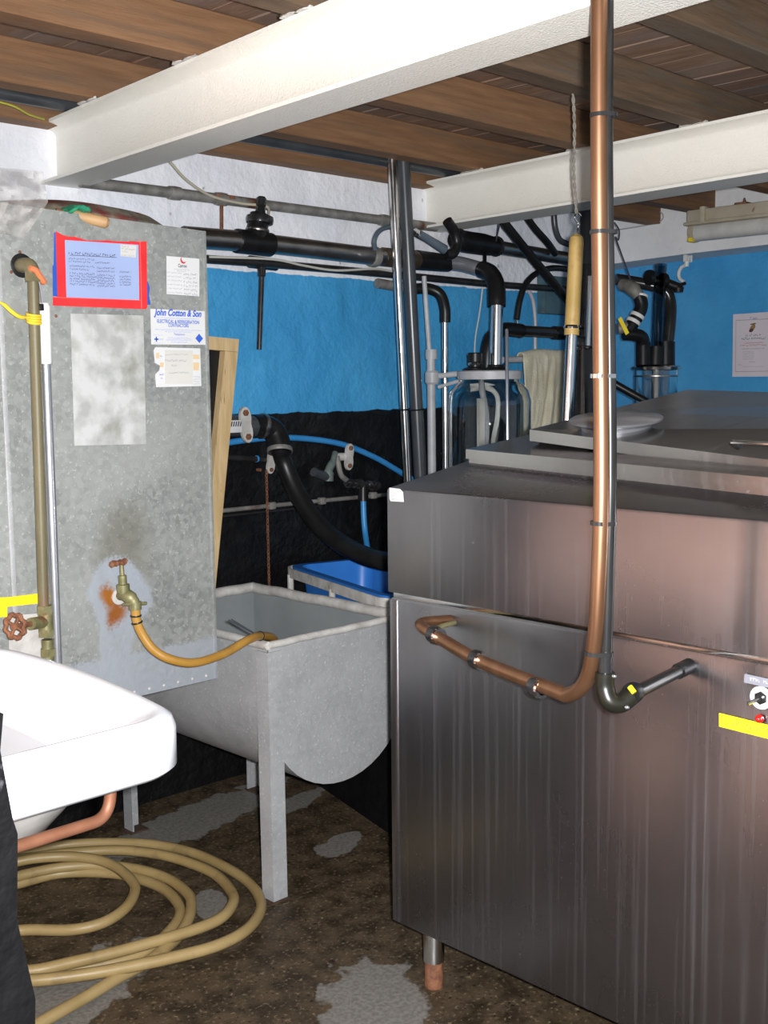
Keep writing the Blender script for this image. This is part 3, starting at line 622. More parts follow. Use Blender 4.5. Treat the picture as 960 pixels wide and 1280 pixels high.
for (px, py) in ((25, 315), (14, 340), (70, 395)): MB().lathe([(.004, 0), (.003, .002), (.001, .003)], P(px, py, Y=GY), (0, -1, 0), 8).build('rivet', M_RUST, gt)
MB().bbox((0.94, 2.80, 0.0), (1.20, 3.28, GZ0 - .001), .01).build('support_plinth', M_BLACKW, gt)
GN = Vector((0, -1, 0)); GRt = Vector((1, 0, 0)); GU = Vector((0, 0, 1))
def gp(px, py, lift=0.0): return P(px, py, Y=GY - lift)
ws = sheet('pasted_sheet', [gp(88, 392), gp(179, 394.5), gp(182.5, 555), gp(93, 557)], GN, M_PAPERW, gt); lab(ws, 'bare worn pale sheet with mouldy stains')
# red framed notice
nt_ = thing('notice', gp(126, 385), 'pale blue typed notice framed in red tape on the grey tank', 'notice')
sheet('backing_tape', [gp(67.5, 290.5), gp(72, 291), gp(74, 371), gp(66, 370), gp(65.5, 334), gp(67, 330)], GN, M_BLUET, nt_); sheet('backing_tape', [gp(181, 352), gp(184.5, 352), gp(187, 360), gp(186, 368), gp(188, 381), gp(181, 381)], GN, M_BLUET, nt_)
red = MB()
edge = [gp(69.5, 289, .001)]
rnd = random.Random(2)
for i in range(1, 14): edge.append(gp(69.5 + i * 8, 290 + (8 if i > 3 else 2.0 * i) + i * .35 + rnd.uniform(-1.2, 1.2), .001))
edge += [gp(183, 301.5, .001), gp(184, 384, .001), gp(182, 386.5, .001), gp(66, 382, .001), gp(66, 371, .001), gp(72, 371, .001)]
red.prism(edge, GN * .0008); red.build('tape_border', M_RED, nt_, smooth=0)
for q in ([(174.5, 299), (175.5, 299), (177.5, 385.5), (176.5, 385.5)], [(67, 371.3), (176, 375), (176, 375.8), (67, 372)]):
    sheet('tape_overlap', [gp(a_, b2, .0018) for a_, b2 in q], GN, mat('pink_tape_edge', (0.78, 0.12, 0.12), rough=.5), nt_, .0002)
sh = sheet('typed_sheet', [gp(81, 300, .0018), gp(173, 306, .0018), gp(174, 375, .0018), gp(83, 371.5, .0018)], GN, M_PAPERB, nt_, .0004)
rr = (gp(173, 306) - gp(81, 300)).normalized(); uu = (gp(81, 300) - gp(83, 371.5)).normalized()
def rows_px(l, o, lift):
    out = []
    for x0, x1, y, h in l: out.append(((gp(x0, y) - gp(o[0], y)).length, (gp(x1, y) - gp(o[0], y)).length, (gp(o[0], y) - gp(*o)).length * (1 if y < o[1] else -1), h))
    return out
og = (83, 371.5)
L_ = [(87, 146, 318, .0062), (87, 119, 324, .0038), (87, 114, 327.5, .0038), (120, 138, 327.5, .0038)]
L_ += [(88, 120, 333 + 0 * k, .004) for k in (0,)] + [(88, 112, 337, .004), (122, 144, 334, .004), (122, 144, 338, .004), (150, 164, 338, .004)]
for k in range(5): L_ += [(88, 119 + (k % 2) * 3, 342.5 + 3.4 * k, .0042), (122, 144, 343.5 + 3.4 * k, .0042)] + ([(150, 164, 344 + 3.4 * k, .0042)] if k < 4 else [])
print_lines(rows_px(L_, og, 0), gp(*og, .0024), rr, uu, M_INK, sh, seed=8)
ul = sheet('underline', [gp(87, 318.6, .0024), gp(146, 321.6, .0024), gp(146, 322.2, .0024), gp(87, 319.2, .0024)], GN, M_INK, sh, .0002)
sn = sheet('slip', [gp(150.5, 305.5, .0024), gp(170.5, 307, .0024), gp(169.5, 322, .0024), gp(150.7, 320, .0024)], GN, M_PAPERC, nt_, .0006); lab(sn, 'small cream slip stuck on the notice')
print_lines(rows_px([(152, 162, 309, .0035), (152, 169, 312, .004), (152, 160, 315, .003), (152, 168, 320, .0035)], (150.7, 321), 0), gp(150.7, 321, .0034), rr, uu, M_INKG, sn, seed=11)
# service card with crescent
cd = sheet('service_card', [gp(208, 320), gp(249, 323.5), gp(249, 370.5), gp(208.3, 367.5)], GN, M_PAPER, gt); lab(cd, 'white service card with red crescent and handwriting')
cc = gp(229, 325.2, .0014); cr = []
for k in range(15): an = math.radians(150 + 170 * k / 14); cr.append(cc + GRt * .0092 * math.cos(an) + GU * .0092 * math.sin(an))
for k in range(15): an = math.radians(320 - 170 * k / 14); cr.append(cc + GRt * (.0028 + .0082 * math.cos(an)) + GU * (.0036 + .0082 * math.sin(an)))
sheet('crescent_logo', cr, GN, M_INKR, cd, .0002)
lettering('Carron', gp(228, 334.3, .0013), GRt, GU, .0125, M_INK, cd, width=.027, bold=.02)
print_lines(rows_px([(218, 238, 336.5, .003), (222, 234, 338.5, .0025)] + [(209.5, 228, 341 + 5 * k, .0032) for k in range(6)] + [(230, 247, 342.5 + 5 * k, .0055) for k in range(6)], (208.3, 367.5), 0), gp(208.3, 367.5, .0014), GRt, GU, M_INKG, cd, seed=4)
# contractor's card
cn = sheet('contractor_card', [gp(188, 386), gp(257, 389), gp(257.5, 431), gp(189, 430.5)], GN, M_PAPER, gt); lab(cn, 'white card printed John Cotton & Son in blue')
cr_ = (gp(257, 389) - gp(188, 386)).normalized()
lettering('John Cotton & Son', gp(222.8, 395, .0013), cr_, GU, .0235, M_INKB, cn, width=.150, shear=.3, bold=.035)
lettering('ELECTRICAL & REFRIGERATION', gp(223, 404.2, .0013), cr_, GU, .0125, M_INKB, cn, width=.132, bold=.02)
lettering('CONTRACTORS', gp(223, 408.8, .0013), cr_, GU, .0125, M_INKB, cn, width=.064, bold=.02)
lettering('Telephone', gp(224, 419.3, .0013), cr_, GU, .009, M_INKB, cn, width=.035)
print_lines(rows_px([(195, 249, 397.5, .0028), (194, 252, 412.2, .0028), (207, 240, 414.6, .0028), (210, 238, 422.5, .0028), (208, 240, 425, .003), (214, 234, 427.8, .003), (192, 204, 419, .0015), (192, 204, 429, .0015), (199, 205, 425.3, .004)], (189, 430.5), 0), gp(189, 430.5, .0014), cr_, GU, mat('mid_blue_ink', (0.16, 0.24, 0.58), rough=.6), cn, seed=6)
c0 = gp(195.5, 424, .0014)
for ww, hh in ((.0065, .0018), (.0018, .0065)):
    sheet('cross_emblem', [c0 - cr_ * ww - GU * hh, c0 + cr_ * ww - GU * hh, c0 + cr_ * ww + GU * hh, c0 - cr_ * ww + GU * hh], GN, M_INKB, cn, .0002)
c0 = gp(249, 423, .0014)
sheet('diamond_emblem', [c0 - cr_ * .0125, c0 - GU * .0125, c0 + cr_ * .0125, c0 + GU * .0125], GN, M_INKB, cn, .0002)
# torn label
tl_ = sheet('torn_label', [gp(194, 434), gp(250, 435.5), gp(251.5, 482.5), gp(195, 484), gp(194, 468), gp(199, 463), gp(200, 457), gp(193.5, 453.5), gp(192, 438)], GN, M_PAPER, gt); lab(tl_, 'torn white label with brown tape marks')
sheet('inner_patch', [gp(206, 437.5, .001), gp(241, 438, .001), gp(241, 480, .001), gp(206, 480, .001)], GN, M_PAPERC, tl_, .0004)
for q in ([(241.5, 443), (249, 443.5), (249, 449), (241.5, 449)], [(241.5, 453), (249, 453), (248.5, 463), (241.5, 463)], [(195, 441), (199, 441), (199, 448), (195, 448)], [(200, 453), (205, 453), (204, 459), (200, 459)]):
    sheet('tape_mark', [gp(a_, b2, .001) for a_, b2 in q], GN, mat('brown_tape', (0.62, 0.47, 0.27), rough=.5), tl_, .0003)
print_lines(rows_px([(208, 214, 445, .004), (214, 236, 443.5, .003), (207, 234, 452, .005), (215, 222, 458, .004), (212, 236, 467, .004), (242, 250, 472, .003), (242, 250, 475, .003), (242, 250, 478, .003), (242, 250, 481, .003)], (195, 484), 0), gp(195, 484, .0016), GRt, GU, M_INKG, tl_, seed=9)
print_lines(rows_px([(200, 205, 470, .006), (201, 204, 474, .004), (201, 204, 446, .004)], (195, 484), 0), gp(195, 484, .0016), GRt, GU, M_INKB, tl_, seed=10)
# yellow tape at the left seam
yt = sheet('yellow_tape_strip', [gp(-30, 747.5, .004), gp(9, 746.5, .004), gp(50, 741.5, .004), gp(50, 754, .004), gp(9, 758.5, .004), gp(9, 771, .004), gp(-30, 773, .004)], GN, M_YEL, gt); lab(yt, 'yellow tape wrapped over the tank seam')
ib = sheet('inspection_plate', [gp(10, 770, .002), gp(53, 766, .002), gp(56, 850, .002), gp(12, 850, .002)], GN, M_GALVR, gt, .002)

# ================================================================== PIPES ON THE WATER TANK FRONT
OY = GY - .05
op = thing('overflow_pipe', P(60, 825, Y=OY), 'olive brown pipe with elbow and rusty hand wheel valve on the tank front', 'pipe')
p_top, p_bot = P(41.5, 352, Y=OY), P(55, 768, Y=OY)
MB().tube([p_top, p_bot], .0128, 16).build('riser', M_OLIVE, op)
hole = P(27, 332, Y=GY)
MB().tube(spline([hole + Vector((0, .012, 0)), P(30, 331, Y=GY - .025), P(38, 333, Y=OY), P(41.5, 346, Y=OY)], 6), .0165, 16).build('elbow', M_OLIVE, op)
MB().lathe([(.0195, -.013), (.0195, .013)], P(41, 345, Y=OY), p_bot - p_top, 6).build('elbow_nut', M_OLIVE, op)
ring('tank_hole', hole + Vector((0, -.001, 0)), (0, 1, 0), .0225, .002, M_BLACK, op, thick=.006)
ot = MB().tube(spline([P(37, 335, Y=OY - .019), P(45, 338, Y=OY - .019), P(50, 346, Y=OY - .014), P(56, 354, Y=OY - .006)], 5), [.007] * 10 + [.008] * 5 + [.005], 8).build('orange_tape_scrap', M_ORANGE, op)
dv = (p_bot - p_top).normalized()
for px, py, r_, h_ in ((56, 762, .019, .020), (57.5, 778, .0175, .045), (58, 791, .019, .018), (60, 812, .0145, .05), (60.5, 815, .0195, .018)):
    MB().lathe([(r_, -h_ / 2), (r_, h_ / 2)], P(px, py, Y=OY), dv, 6 if r_ > .018 else 16).build('valve_body', M_BRASS, op)
MB().tube([P(60, 812, Y=OY), P(62, 860, Y=OY)], .0128, 14).build('lower_riser', M_OLIVE, op)
v0, v1 = P(57, 777, Y=OY), P(19, 783, Y=OY - .045)
MB().tube([v0, lerp(v0, v1, .5)], .015, 12).build('bonnet', M_BRASS, op)
MB().tube([lerp(v0, v1, .45), v1], .0065, 10).build('spindle', M_RUST, op)
ax_ = (v1 - v0).normalized(); whl = MB(); q_ = Vector((0, 0, 1)).rotation_difference(ax_)
circ = []
for k in range(36):
    an = 2 * PI * k / 36; rr_ = .027 + .0028 * math.cos(8 * an); circ.append(v1 + q_ @ Vector((rr_ * math.cos(an), rr_ * math.sin(an), 0)))
whl.tube(circ + [circ[0]], .0055, 8)
for k in range(4):
    an = PI * k / 2; whl.tube([v1, v1 + q_ @ Vector((.027 * math.cos(an), .027 * math.sin(an), 0))], .004, 6)
whl.lathe([(.009, -.006), (.009, .006)], v1, ax_, 12); whl.build('hand_wheel', M_RUST, op)
# twine tied to it
tw = thing('yellow_twine', P(48, 398, Y=OY), 'yellow twine knotted round the olive brown pipe', 'twine')
kn = P(42.5, 398, Y=OY); mb = MB()
for k in range(4):
    lp = []
    for j in range(17):
        an = 2 * PI * j / 16; lp.append(kn + Vector((math.cos(an) * .0155, math.sin(an) * .0155, -.009 + k * .006 + .004 * math.sin(an))))
    mb.tube(lp, .0032, 6)
mb.build('wrap', M_ROPE, tw)
MB().tube(spline([P(38, 397, Y=OY - .016), P(25, 396, Y=OY - .02), P(14, 389, Y=OY - .02), P(2, 379, Y=OY - .01), P(-25, 368, Y=OY), P(-60, 350, Y=GY - .01)], 6), [.0032] * 4 + [.0048] * 14 + [.003] * 13, 7).build('tail', M_ROPE, tw)
# brush pole leaning beside
pole = thing('brush_pole', P(72, 860, Y=OY), 'chrome pole with white plastic grip hung beside the olive pipe', 'pole')
q0, q1, q2 = P(54.8, 379, Y=OY), P(57.5, 455, Y=OY), P(73.5, 870, Y=OY)
MB().tube([q0, lerp(q0, q1, .06), lerp(q0, q1, .96), q1], [.011, .0145, .0135, .0125], 16).build('grip', M_WHITEP, pole)
MB().tube([q1, q2], .0115, 16).build('shaft', M_ALU, pole)
hl_ = P(52, 384, Y=OY - .0135); MB().bbox(hl_ - Vector((.006, .001, .008)), hl_ + Vector((.006, .002, .008)), .002).build('hanging_slot', M_BLACK, pole)
MB().tube(spline([P(53, 386, Y=OY - .012), P(52, 370, Y=OY - .01), P(49, 352, Y=OY - .012)], 5), .0016, 6).build('hanging_cord', M_INKG, pole)
# things on top of the tank
bl = MB()
ctr = P(95, 262, Y=GY + .16)
bl.lathe([(.262, 0), (.268, .004), (.268, .012), (.262, .018), (.225, .040), (.13, .058), (.001, .064)], (P(84, 268, Y=GY + .29).x, GY + .285, GZ1 + .004), (.05, -.02, 1), 48)
tag(bl.build('round_lid', mat('tarnished_lid', (0.05, 0.045, 0.035), (0.26, 0.23, 0.17), rough=.6, scale=22, c3=(0.12, 0.02, 0.015), s3=10, t3=(.5, .6))), 'dark round weathered lid lying on top of the water tank', 'lid')
stk = thing('hand_tool', P(110, 272, Y=GY + .03), 'short rounded wooden handle lying on the tank edge', 'hand tool')
s0_, s1_ = P(87, 267.5, Y=GY + .02), P(136, 279, Y=GY - .015)
MB().tube([s0_, lerp(s0_, s1_, .04), lerp(s0_, s1_, .93), s1_], [.008, .0135, .0145, .009], 14).build('handle', M_CORK, stk)
MB().tube([P(70, 263, Y=GY + .03), s0_], .006, 10).build('ferrule', M_RUST, stk)
gcl = MB(); vv = []
for j in range(7):
    for i in range(9):
        u, v_ = i / 8, j / 6; q = lerp(P(58, 256, Y=GY + .10), P(80, 262, Y=GY + .10), u) + Vector((0, -.13 * v_, 0)); q.z = GZ1 + .012 + .012 * noise.noise(Vector((u * 4, v_ * 4, 3))) + .010 * math.sin(PI * u); vv.append(q)
gcl.add(vv, [(j * 9 + i, j * 9 + i + 1, (j + 1) * 9 + i + 1, (j + 1) * 9 + i) for j in range(6) for i in range(8)])
gc = gcl.build('green_cloth', M_GREEN); gc.modifiers.new('s', 'SOLIDIFY').thickness = .006
tag(gc, 'small green rag on the tank top beside the wooden handle', 'cloth')
bag = MB(); vv = []; nu, nv = 26, 24
for j in range(nv + 1):
    for i in range(nu + 1):
        u, v_ = i / nu, j / nv
        px = -60 + (128 - 38 * max(0, v_ - .45) * 1.8 - 14 * (1 - v_)) * u; py = 212 + 84 * v_ - 10 * math.sin(u * 4) * .3 - 26 * v_ * (1 - u) * .4
        yy = GY - .035 - .045 * math.sin(PI * min(1, v_ * 1.2)) * (0.4 + .6 * math.sin(PI * u)) + .035 * noise.noise(Vector((u * 5, v_ * 5, 2))) + .02 * noise.noise(Vector((u * 12, v_ * 12, 7)))
        if v_ < .55: yy += .10 * (.55 - v_)
        vv.append(P(px, py, Y=min(yy, GY - .006) if v_ > .5 else yy))
bag.add(vv, [(j * (nu + 1) + i, j * (nu + 1) + i + 1, (j + 1) * (nu + 1) + i + 1, (j + 1) * (nu + 1) + i) for j in range(nv) for i in range(nu)])
bgo = bag.build('plastic_bag', M_POLY, smooth=50); tag(bgo, 'crumpled clear plastic bag draped over the tank top at far left', 'plastic bag')

# ================================================================== BRASS TAP AND AMBER HOSE
tapY = GY - .055
tap = thing('bib_tap', P(155, 755, Y=tapY), 'brass bib tap with rusty cross handle on the grey tank', 'tap')
tb = MB().tube(spline([P(150, 745, Y=GY + .004), P(152, 744, Y=GY - .03), P(156, 743, Y=tapY), P(166, 750, Y=tapY - .02), P(169, 758, Y=tapY - .022)], 5), [.012] * 5 + [.0135] * 5 + [.0175] * 5 + [.0145] * 5 + [.0125], 14).build('body', M_BRASS, tap)
MB().lathe([(.020, 0), (.020, .004), (.014, .005)], P(148, 746, Y=GY), (0, -1, 0), 18).build('flange', M_GALVR, tap)
c = P(154.5, 741, Y=tapY); tpz = P(152, 706, Y=tapY)
MB().tube([c, lerp(c, tpz, .3), lerp(c, tpz, .32), lerp(c, tpz, .62), lerp(c, tpz, .64), tpz], [.0165, .0165, .0105, .0105, .0058, .0052], 12).build('stem', M_BRASS, tap)
hd = MB(); ctp = P(148, 703.5, Y=tapY); hx = Vector((1, .25, .06)).normalized()
hd.tube([ctp - hx * .028, ctp - hx * .026, ctp + hx * .026, ctp + hx * .028], [.002, .0065, .0065, .002], 10)
hy = Vector((-.3, 1, 0)).normalized(); hd.tube([ctp - hy * .02, ctp + hy * .02], .0055, 10)
for k in (-.024, -.008, .008, .024): hd.lathe([(.003, -.006), (.0085, 0), (.003, .006)], ctp + hx * k, hx, 10)
hd.build('cross_handle', M_RUST, tap)
cl = P(169, 754, Y=tapY - .022); MB().tube([P(154, 756, Y=tapY - .022), P(183, 754, Y=tapY - .022)], [.004, .0045], 8).build('clamp_bolt', M_BRASS, tap)
MB().lathe([(.016, -.010), (.016, .010)], P(169, 757, Y=tapY - .022), (0, 0, 1), 14).build('outlet_nut', M_BRASS, tap)
hz = thing('tap_hose', P(230, 832, Y=2.45), 'amber rubber hose looping from the brass tap into the trough', 'hose')
hp = spline([P(169.5, 759, Y=tapY - .022), P(171, 776, Y=tapY - .022), P(178, 793, Y=tapY - .028), P(193, 813, Y=2.45), P(216, 825, Y=2.43), P(245, 828, Y=2.43), P(280, 817, Y=2.45), P(310, 800, Y=2.47), P(325, 795, Y=2.51), P(340, 797, Y=2.57), P(346, 806, Y=2.62)], 8)
MB().tube(hp, .0118, 14).build('hose', M_HOSE, hz)
for k in (5, 9): ring('hose_band', hp[k], hp[k + 1] - hp[k - 1], .0128, .004, M_BLACK, hz, thick=.0016)
tz = P(325, 795, Y=2.51)
ring('cable_tie', tz, hp[66] - hp[62], .0128, .004, M_BLACK, hz, thick=.0016)
for (a_, b2) in (((320, 793), (289, 774)), ((322, 794), (286, 775))):
    MB().tube([P(*a_, Y=2.52), P(*b2, Y=2.56)], .0022, 6).build('tie_tail', M_GREYP, hz)

# ================================================================== GALVANISED TROUGH
X0, X1, Y0, Y1, RZ = 1.972, 2.556, 2.47, 3.272, 0.770
tr_ = thing('wash_trough', ((X0 + X1) / 2, (Y0 + Y1) / 2, 0), 'galvanised round bottomed wash trough on four angle legs', 'trough')
mx, hwid = (X0 + X1) / 2, (X1 - X0) / 2 - .012
def usec(hw_, zb_, zt2, n=22):
    cz = zb_ + hw_ * .96; o = [(-hw_, zt2)]
    for k in range(n + 1): an = PI + PI * k / n; o.append((hw_ * math.cos(an), cz + hw_ * .96 * math.sin(an)))
    o.append((hw_, zt2)); return o
ou, inn = usec(hwid, .292, RZ - .01), usec(hwid - .006, .300, RZ - .01)
body = MB(); n = len(ou)
y0, y1 = Y0 + .012, Y1 - .012
body.prism([(mx + a_, y0, z) for a_, z in ou], (0, .004, 0))           # near end
body.prism([(mx + a_, y1 - .004, z) for a_, z in ou], (0, .004, 0))
body.add([(mx + a_, y, z) for y in (y0 + .001, y1 - .001) for a_, z in ou], [(i, i + 1, n + i + 1, n + i) for i in range(n - 1)])
bo = body.build('basin_shell', M_GALVT, tr_, smooth=40)
lin = MB(); lin.add([(mx + a_, y, z) for y in (y0 + .006, y1 - .006) for a_, z in inn], [(i, i + 1, n + i + 1, n + i) for i in range(n - 1)] )
lin.add([(mx + a_, y0 + .006, z) for a_, z in inn], [tuple(range(n))]); lin.add([(mx + a_, y1 - .006, z) for a_, z in inn], [tuple(range(n))])
lin.build('basin_lining', M_LINER, tr_, smooth=40)
for a_, b2, r_ in (((X0 + .014, Y0 + .012, RZ - .012), (X0 + .014, Y1 - .012, RZ - .012), .013), ((X1 - .016, Y0 + .012, RZ - .014), (X1 - .016, Y1 - .012, RZ - .014), .0185), ((X0 + .014, Y0 + .012, RZ - .010), (X1 - .014, Y0 + .012, RZ - .010), .011), ((X0 + .014, Y1 - .014, RZ - .014), (X1 - .014, Y1 - .014, RZ - .014), .0185)):
    pts = [lerp(a_, b2, k / 10) + Vector((0, 0, .003 * noise.noise(Vector((k * .7, a_[0] * 3, 1))))) for k in range(11)]
    MB().tube(pts, r_, 12).build('rim', M_GALVR, tr_)
def angle_leg(cx_, cy_, sx_, sy_):
    mb = MB(); L2, t2_ = .052, .005
    for top_, bot_ in ((RZ - .03, 0.004),):
        v = []
        for z, k in ((bot_, .0), (top_, .0)):
            x_, y_ = cx_ + sx_ * .004 * (1 if z < .1 else 0), cy_
            v += [(x_, y_, z), (x_ + sx_ * L2, y_, z), (x_ + sx_ * L2, y_ + sy_ * t2_, z), (x_ + sx_ * t2_, y_ + sy_ * t2_, z), (x_ + sx_ * t2_, y_ + sy_ * L2, z), (x_, y_ + sy_ * L2, z)]
        mb.add(v, [(0, 1, 2, 3, 4, 5), (6, 7, 8, 9, 10, 11)] + [(i, (i + 1) % 6, 6 + (i + 1) % 6, 6 + i) for i in range(6)])
    lg = mb.build('leg', M_GALVT, tr_, smooth=0)
    MB().bbox((min(cx_ - .008 * sx_, cx_ + .062 * sx_), min(cy_ - .008 * sy_, cy_ + .06 * sy_), 0), (max(cx_ - .008 * sx_, cx_ + .062 * sx_), max(cy_ - .008 * sy_, cy_ + .06 * sy_), .006), .002).build('foot_plate', mat('dark_rust', (0.03, 0.018, 0.012), (0.07, 0.035, 0.02), rough=.8, scale=40), lg)
for cx_, cy_, sx_, sy_ in ((X0 + .002, Y0 + .004, 1, 1), (X1 - .002, Y0 + .004, -1, 1), (X0 + .002, Y1 - .004, 1, -1), (X1 - .002, Y1 - .004, -1, -1)): angle_leg(cx_, cy_, sx_, sy_)

# ================================================================== BLACK BOARD IN A PINE FRAME
fy = 3.243
ft, fb = P(299, 424, Y=fy), P(268.5, 745, Y=fy)
dvv = (fb - ft).normalized(); k_ = (0.772 - ft.z) / dvv.z; fb = ft + dvv * k_; sdir = Vector((-1, 0, .06)).normalized()
pf = thing('pine_frame', lerp(fb, fb + sdir * .3, .5), 'pine framed black board leaning behind the grey water tank', 'frame')
def slat(a_, b2, wv, nm):
    a_, b2, wv = Vector(a_), Vector(b2), Vector(wv); mb = MB(); mb.prism([a_, b2, b2 + wv, a_ + wv], (0, .03, 0)); return mb.build(nm, M_PINE, pf, smooth=0)
slat(ft + dvv * .046, fb, sdir * .056, 'post'); slat(ft + sdir * .34 + dvv * .046, fb + sdir * .34, sdir * -.05, 'post')
slat(ft, ft + sdir * .34, dvv * .045, 'rail')
mb = MB(); mb.prism([ft + sdir * .03 + Vector((0, .031, 0)), ft + sdir * .31 + Vector((0, .031, 0)), fb + sdir * .31 + Vector((0, .031, 0)), fb + sdir * .03 + Vector((0, .031, 0))], (0, .006, 0)); mb.build('black_panel', M_BLACK, pf, smooth=0)

# ================================================================== BLUE TUB IN A GALVANISED CRADLE
uz = .800
ca, cb_ = P(352, 706, Z=uz), P(486, 750, Z=uz); dd = (cb_ - ca); dd.z = 0; Ltub = dd.length * .97; dd.normalize(); ee = Vector((-dd.y, dd.x, 0))
if ee.x < 0: ee = -ee
Wt = .40; c0 = ca + dd * (Ltub / 2) + ee * (Wt / 2) + Vector((0, -.0, 0))
def rrect(c, du, dv2, a_, b2, r, z, n=6):
    o = []
    for (sx_, sy_, st_) in ((1, 1, 0), (-1, 1, 1), (-1, -1, 2), (1, -1, 3)):
        for k in range(n + 1):
            an = st_ * PI / 2 + PI / 2 * k / n
            o.append(Vector((c.x, c.y, 0)) + du * (sx_ * (a_ - r) + r * math.cos(an)) + dv2 * (sy_ * (b2 - r) + r * math.sin(an)) + Vector((0, 0, z)))
    return o
def loft(rings_, mb, cap0=True, cap1=True):
    n = len(rings_[0]); k0 = len(mb.v)
    v = [p for r in rings_ for p in r]; f = []
    for i in range(len(rings_) - 1):
        for k in range(n): f.append((i * n + k, i * n + (k + 1) % n, (i + 1) * n + (k + 1) % n, (i + 1) * n + k))
    if cap0: f.append(tuple(range(n)))
    if cap1: f.append(tuple((len(rings_) - 1) * n + k for k in range(n)))
    mb.add(v, f); return mb
tub = thing('cradle_tub', Vector((c0.x, c0.y, 0)), 'bright blue plastic tub in a galvanised cradle behind the trough', 'tub')
A_, B_ = Ltub / 2 - .03, Wt / 2 - .03
rg = [rrect(c0, dd, ee, A_ - .05, B_ - .05, .05, .44), rrect(c0, dd, ee, A_ - .02, B_ - .02, .05, uz - .02), rrect(c0, dd, ee, A_ + .012, B_ + .012, .06, uz - .012), rrect(c0, dd, ee, A_ + .014, B_ + .014, .06, uz), rrect(c0, dd, ee, A_ - .016, B_ - .016, .05, uz), rrect(c0, dd, ee, A_ - .026, B_ - .026, .05, uz - .03), rrect(c0, dd, ee, A_ - .055, B_ - .055, .05, .45)]
loft(rg, MB()).build('tub', M_TUB, tub, smooth=50)
cr1 = rrect(c0, dd, ee, Ltub / 2, Wt / 2, .07, uz - .02)
rim_ = MB(); n = len(cr1); 
rim_ = loft([[p + Vector((0, 0, -.022)) for p in cr1], [p + Vector((0, 0, .014)) for p in cr1], [c0 + (p - c0) * .985 + Vector((0, 0, .014)) - Vector((0, 0, 0)) for p in [Vector((p.x, p.y, uz - .02)) if True else p for p in cr1]]], MB(), False, False)
rr1 = [[p + Vector((0, 0, -.020)) for p in cr1], [p + Vector((0, 0, .016)) for p in cr1]]
inr = rrect(c0, dd, ee, Ltub / 2 - .006, Wt / 2 - .006, .066, uz - .02)
rr1 += [[p + Vector((0, 0, .016)) for p in inr], [p + Vector((0, 0, -.020)) for p in inr], rr1[0]]
loft(rr1, MB(), False, False).build('cradle_rim', M_GALVR, tub, smooth=40)
for s_, t_ in ((-1, -1), (0.02, -1), (1, -1), (-1, 1), (1, 1)):
    p = Vector((c0.x, c0.y, 0)) + dd * (Ltub / 2 - .012 - .05 * (abs(s_) > .5)) * s_ + ee * (Wt / 2 - .008) * t_
    MB().tube([p + Vector((0, 0, .40)), p + Vector((0, 0, uz - .03))], .012, 10).build('cradle_leg', M_GALVR, tub)
    p = p
rr2 = rrect(c0, dd, ee, Ltub / 2 - .012, Wt / 2 - .012, .07, .40); MB().tube(rr2 + [rr2[0]], .010, 8).build('cradle_hoop', M_GALVR, tub)
loft([rrect(c0, dd, ee, Ltub / 2 - .02, Wt / 2 - .02, .03, 0), rrect(c0, dd, ee, Ltub / 2 - .02, Wt / 2 - .02, .03, .395)], MB()).build('plinth', M_BLACKW, tub)

# ================================================================== WALL PLUMBING BEHIND THE TROUGH
def clip(nm, c, up_, parent, m=M_GALVR, s=1.0):
    """two-bolt pipe clip"""
    up_ = Vector(up_).normalized(); sd = Vector((0, -1, 0)).cross(up_).normalized(); mb = MB(); o = []
    for k in range(24):
        an = 2 * PI * k / 24; r = .020 + .022 * abs(math.cos(an)) ** 1.6; o.append(Vector(c) + up_ * r * 1.15 * math.cos(an) * s + sd * r * .75 * math.sin(an) * s)
    mb.prism(o, (0, -.012, 0)); ob = mb.build(nm, m, parent, smooth=40)
    for k in (-1, 1): MB().lathe([(.009 * s, 0), (.009 * s, .006), (.003, .008)], Vector(c) + up_ * .032 * s * k + Vector((0, -.012, 0)), (0, -1, 0), 6).build('bolt', M_RUST, ob)
    return ob
hs = thing('suction_hose', P(345, 535, Y=3.33), 'thick black suction hose curving down from a wall elbow towards the tub', 'hose')
wy = 3.322
e_a = P(262, 531, Y=wy)
MB().tube([e_a, P(318, 533, Y=wy)], .040, 18).build('inlet_pipe', M_GREYP, hs)
elp = spline([P(316, 533, Y=wy), P(330, 533, Y=wy), P(343, 540, Y=wy - .01), P(349, 556, Y=wy - .03), P(350, 566, Y=wy - .04)], 6)
MB().tube(elp, .044, 18).build('rubber_elbow', M_BLACK, hs)
hpts = spline([P(349, 556, Y=wy - .035), P(356, 580, Y=3.29), P(369, 612, Y=3.25), P(392, 648, Y=3.16), P(424, 678, Y=3.04), P(460, 696, Y=2.90), P(500, 706, Y=2.76)], 7)
MB().tube(hpts, [.039] * 3 + [.0345] * (len(hpts) - 3), 18).build('hose', M_BLACK, hs)
ring('hose_clamp', elp[5], elp[7] - elp[4], .045, .016, M_DSTEEL, hs); ring('hose_clamp', elp[-3], elp[-1] - elp[-4], .045, .016, M_GALVP, hs)
cp_ = clip('pipe_clip', P(306, 531, Y=wy - .035), (-.12, 0, 1), hs, s=1.35)
gl = MB(); tg = P(296, 533, Y=wy - .041); pl = MB().bbox(tg + Vector((-.035, -.003, -.022)), tg + Vector((.02, 0, .022)), .001).build('scale_plate', M_PAPER, hs)
zz_ = MB()
for k in range(5): 
    x_ = -.030 + k * .010; zz_.prism([tg + Vector((x_, -.0035, 0)), tg + Vector((x_ + .005, -.0035, 0)), tg + Vector((x_ + .010, -.0035, .018)), tg + Vector((x_ + .005, -.0035, .018))], (0, -.0004, 0))
zz_.build('scale_marks', M_INK, pl, smooth=0)
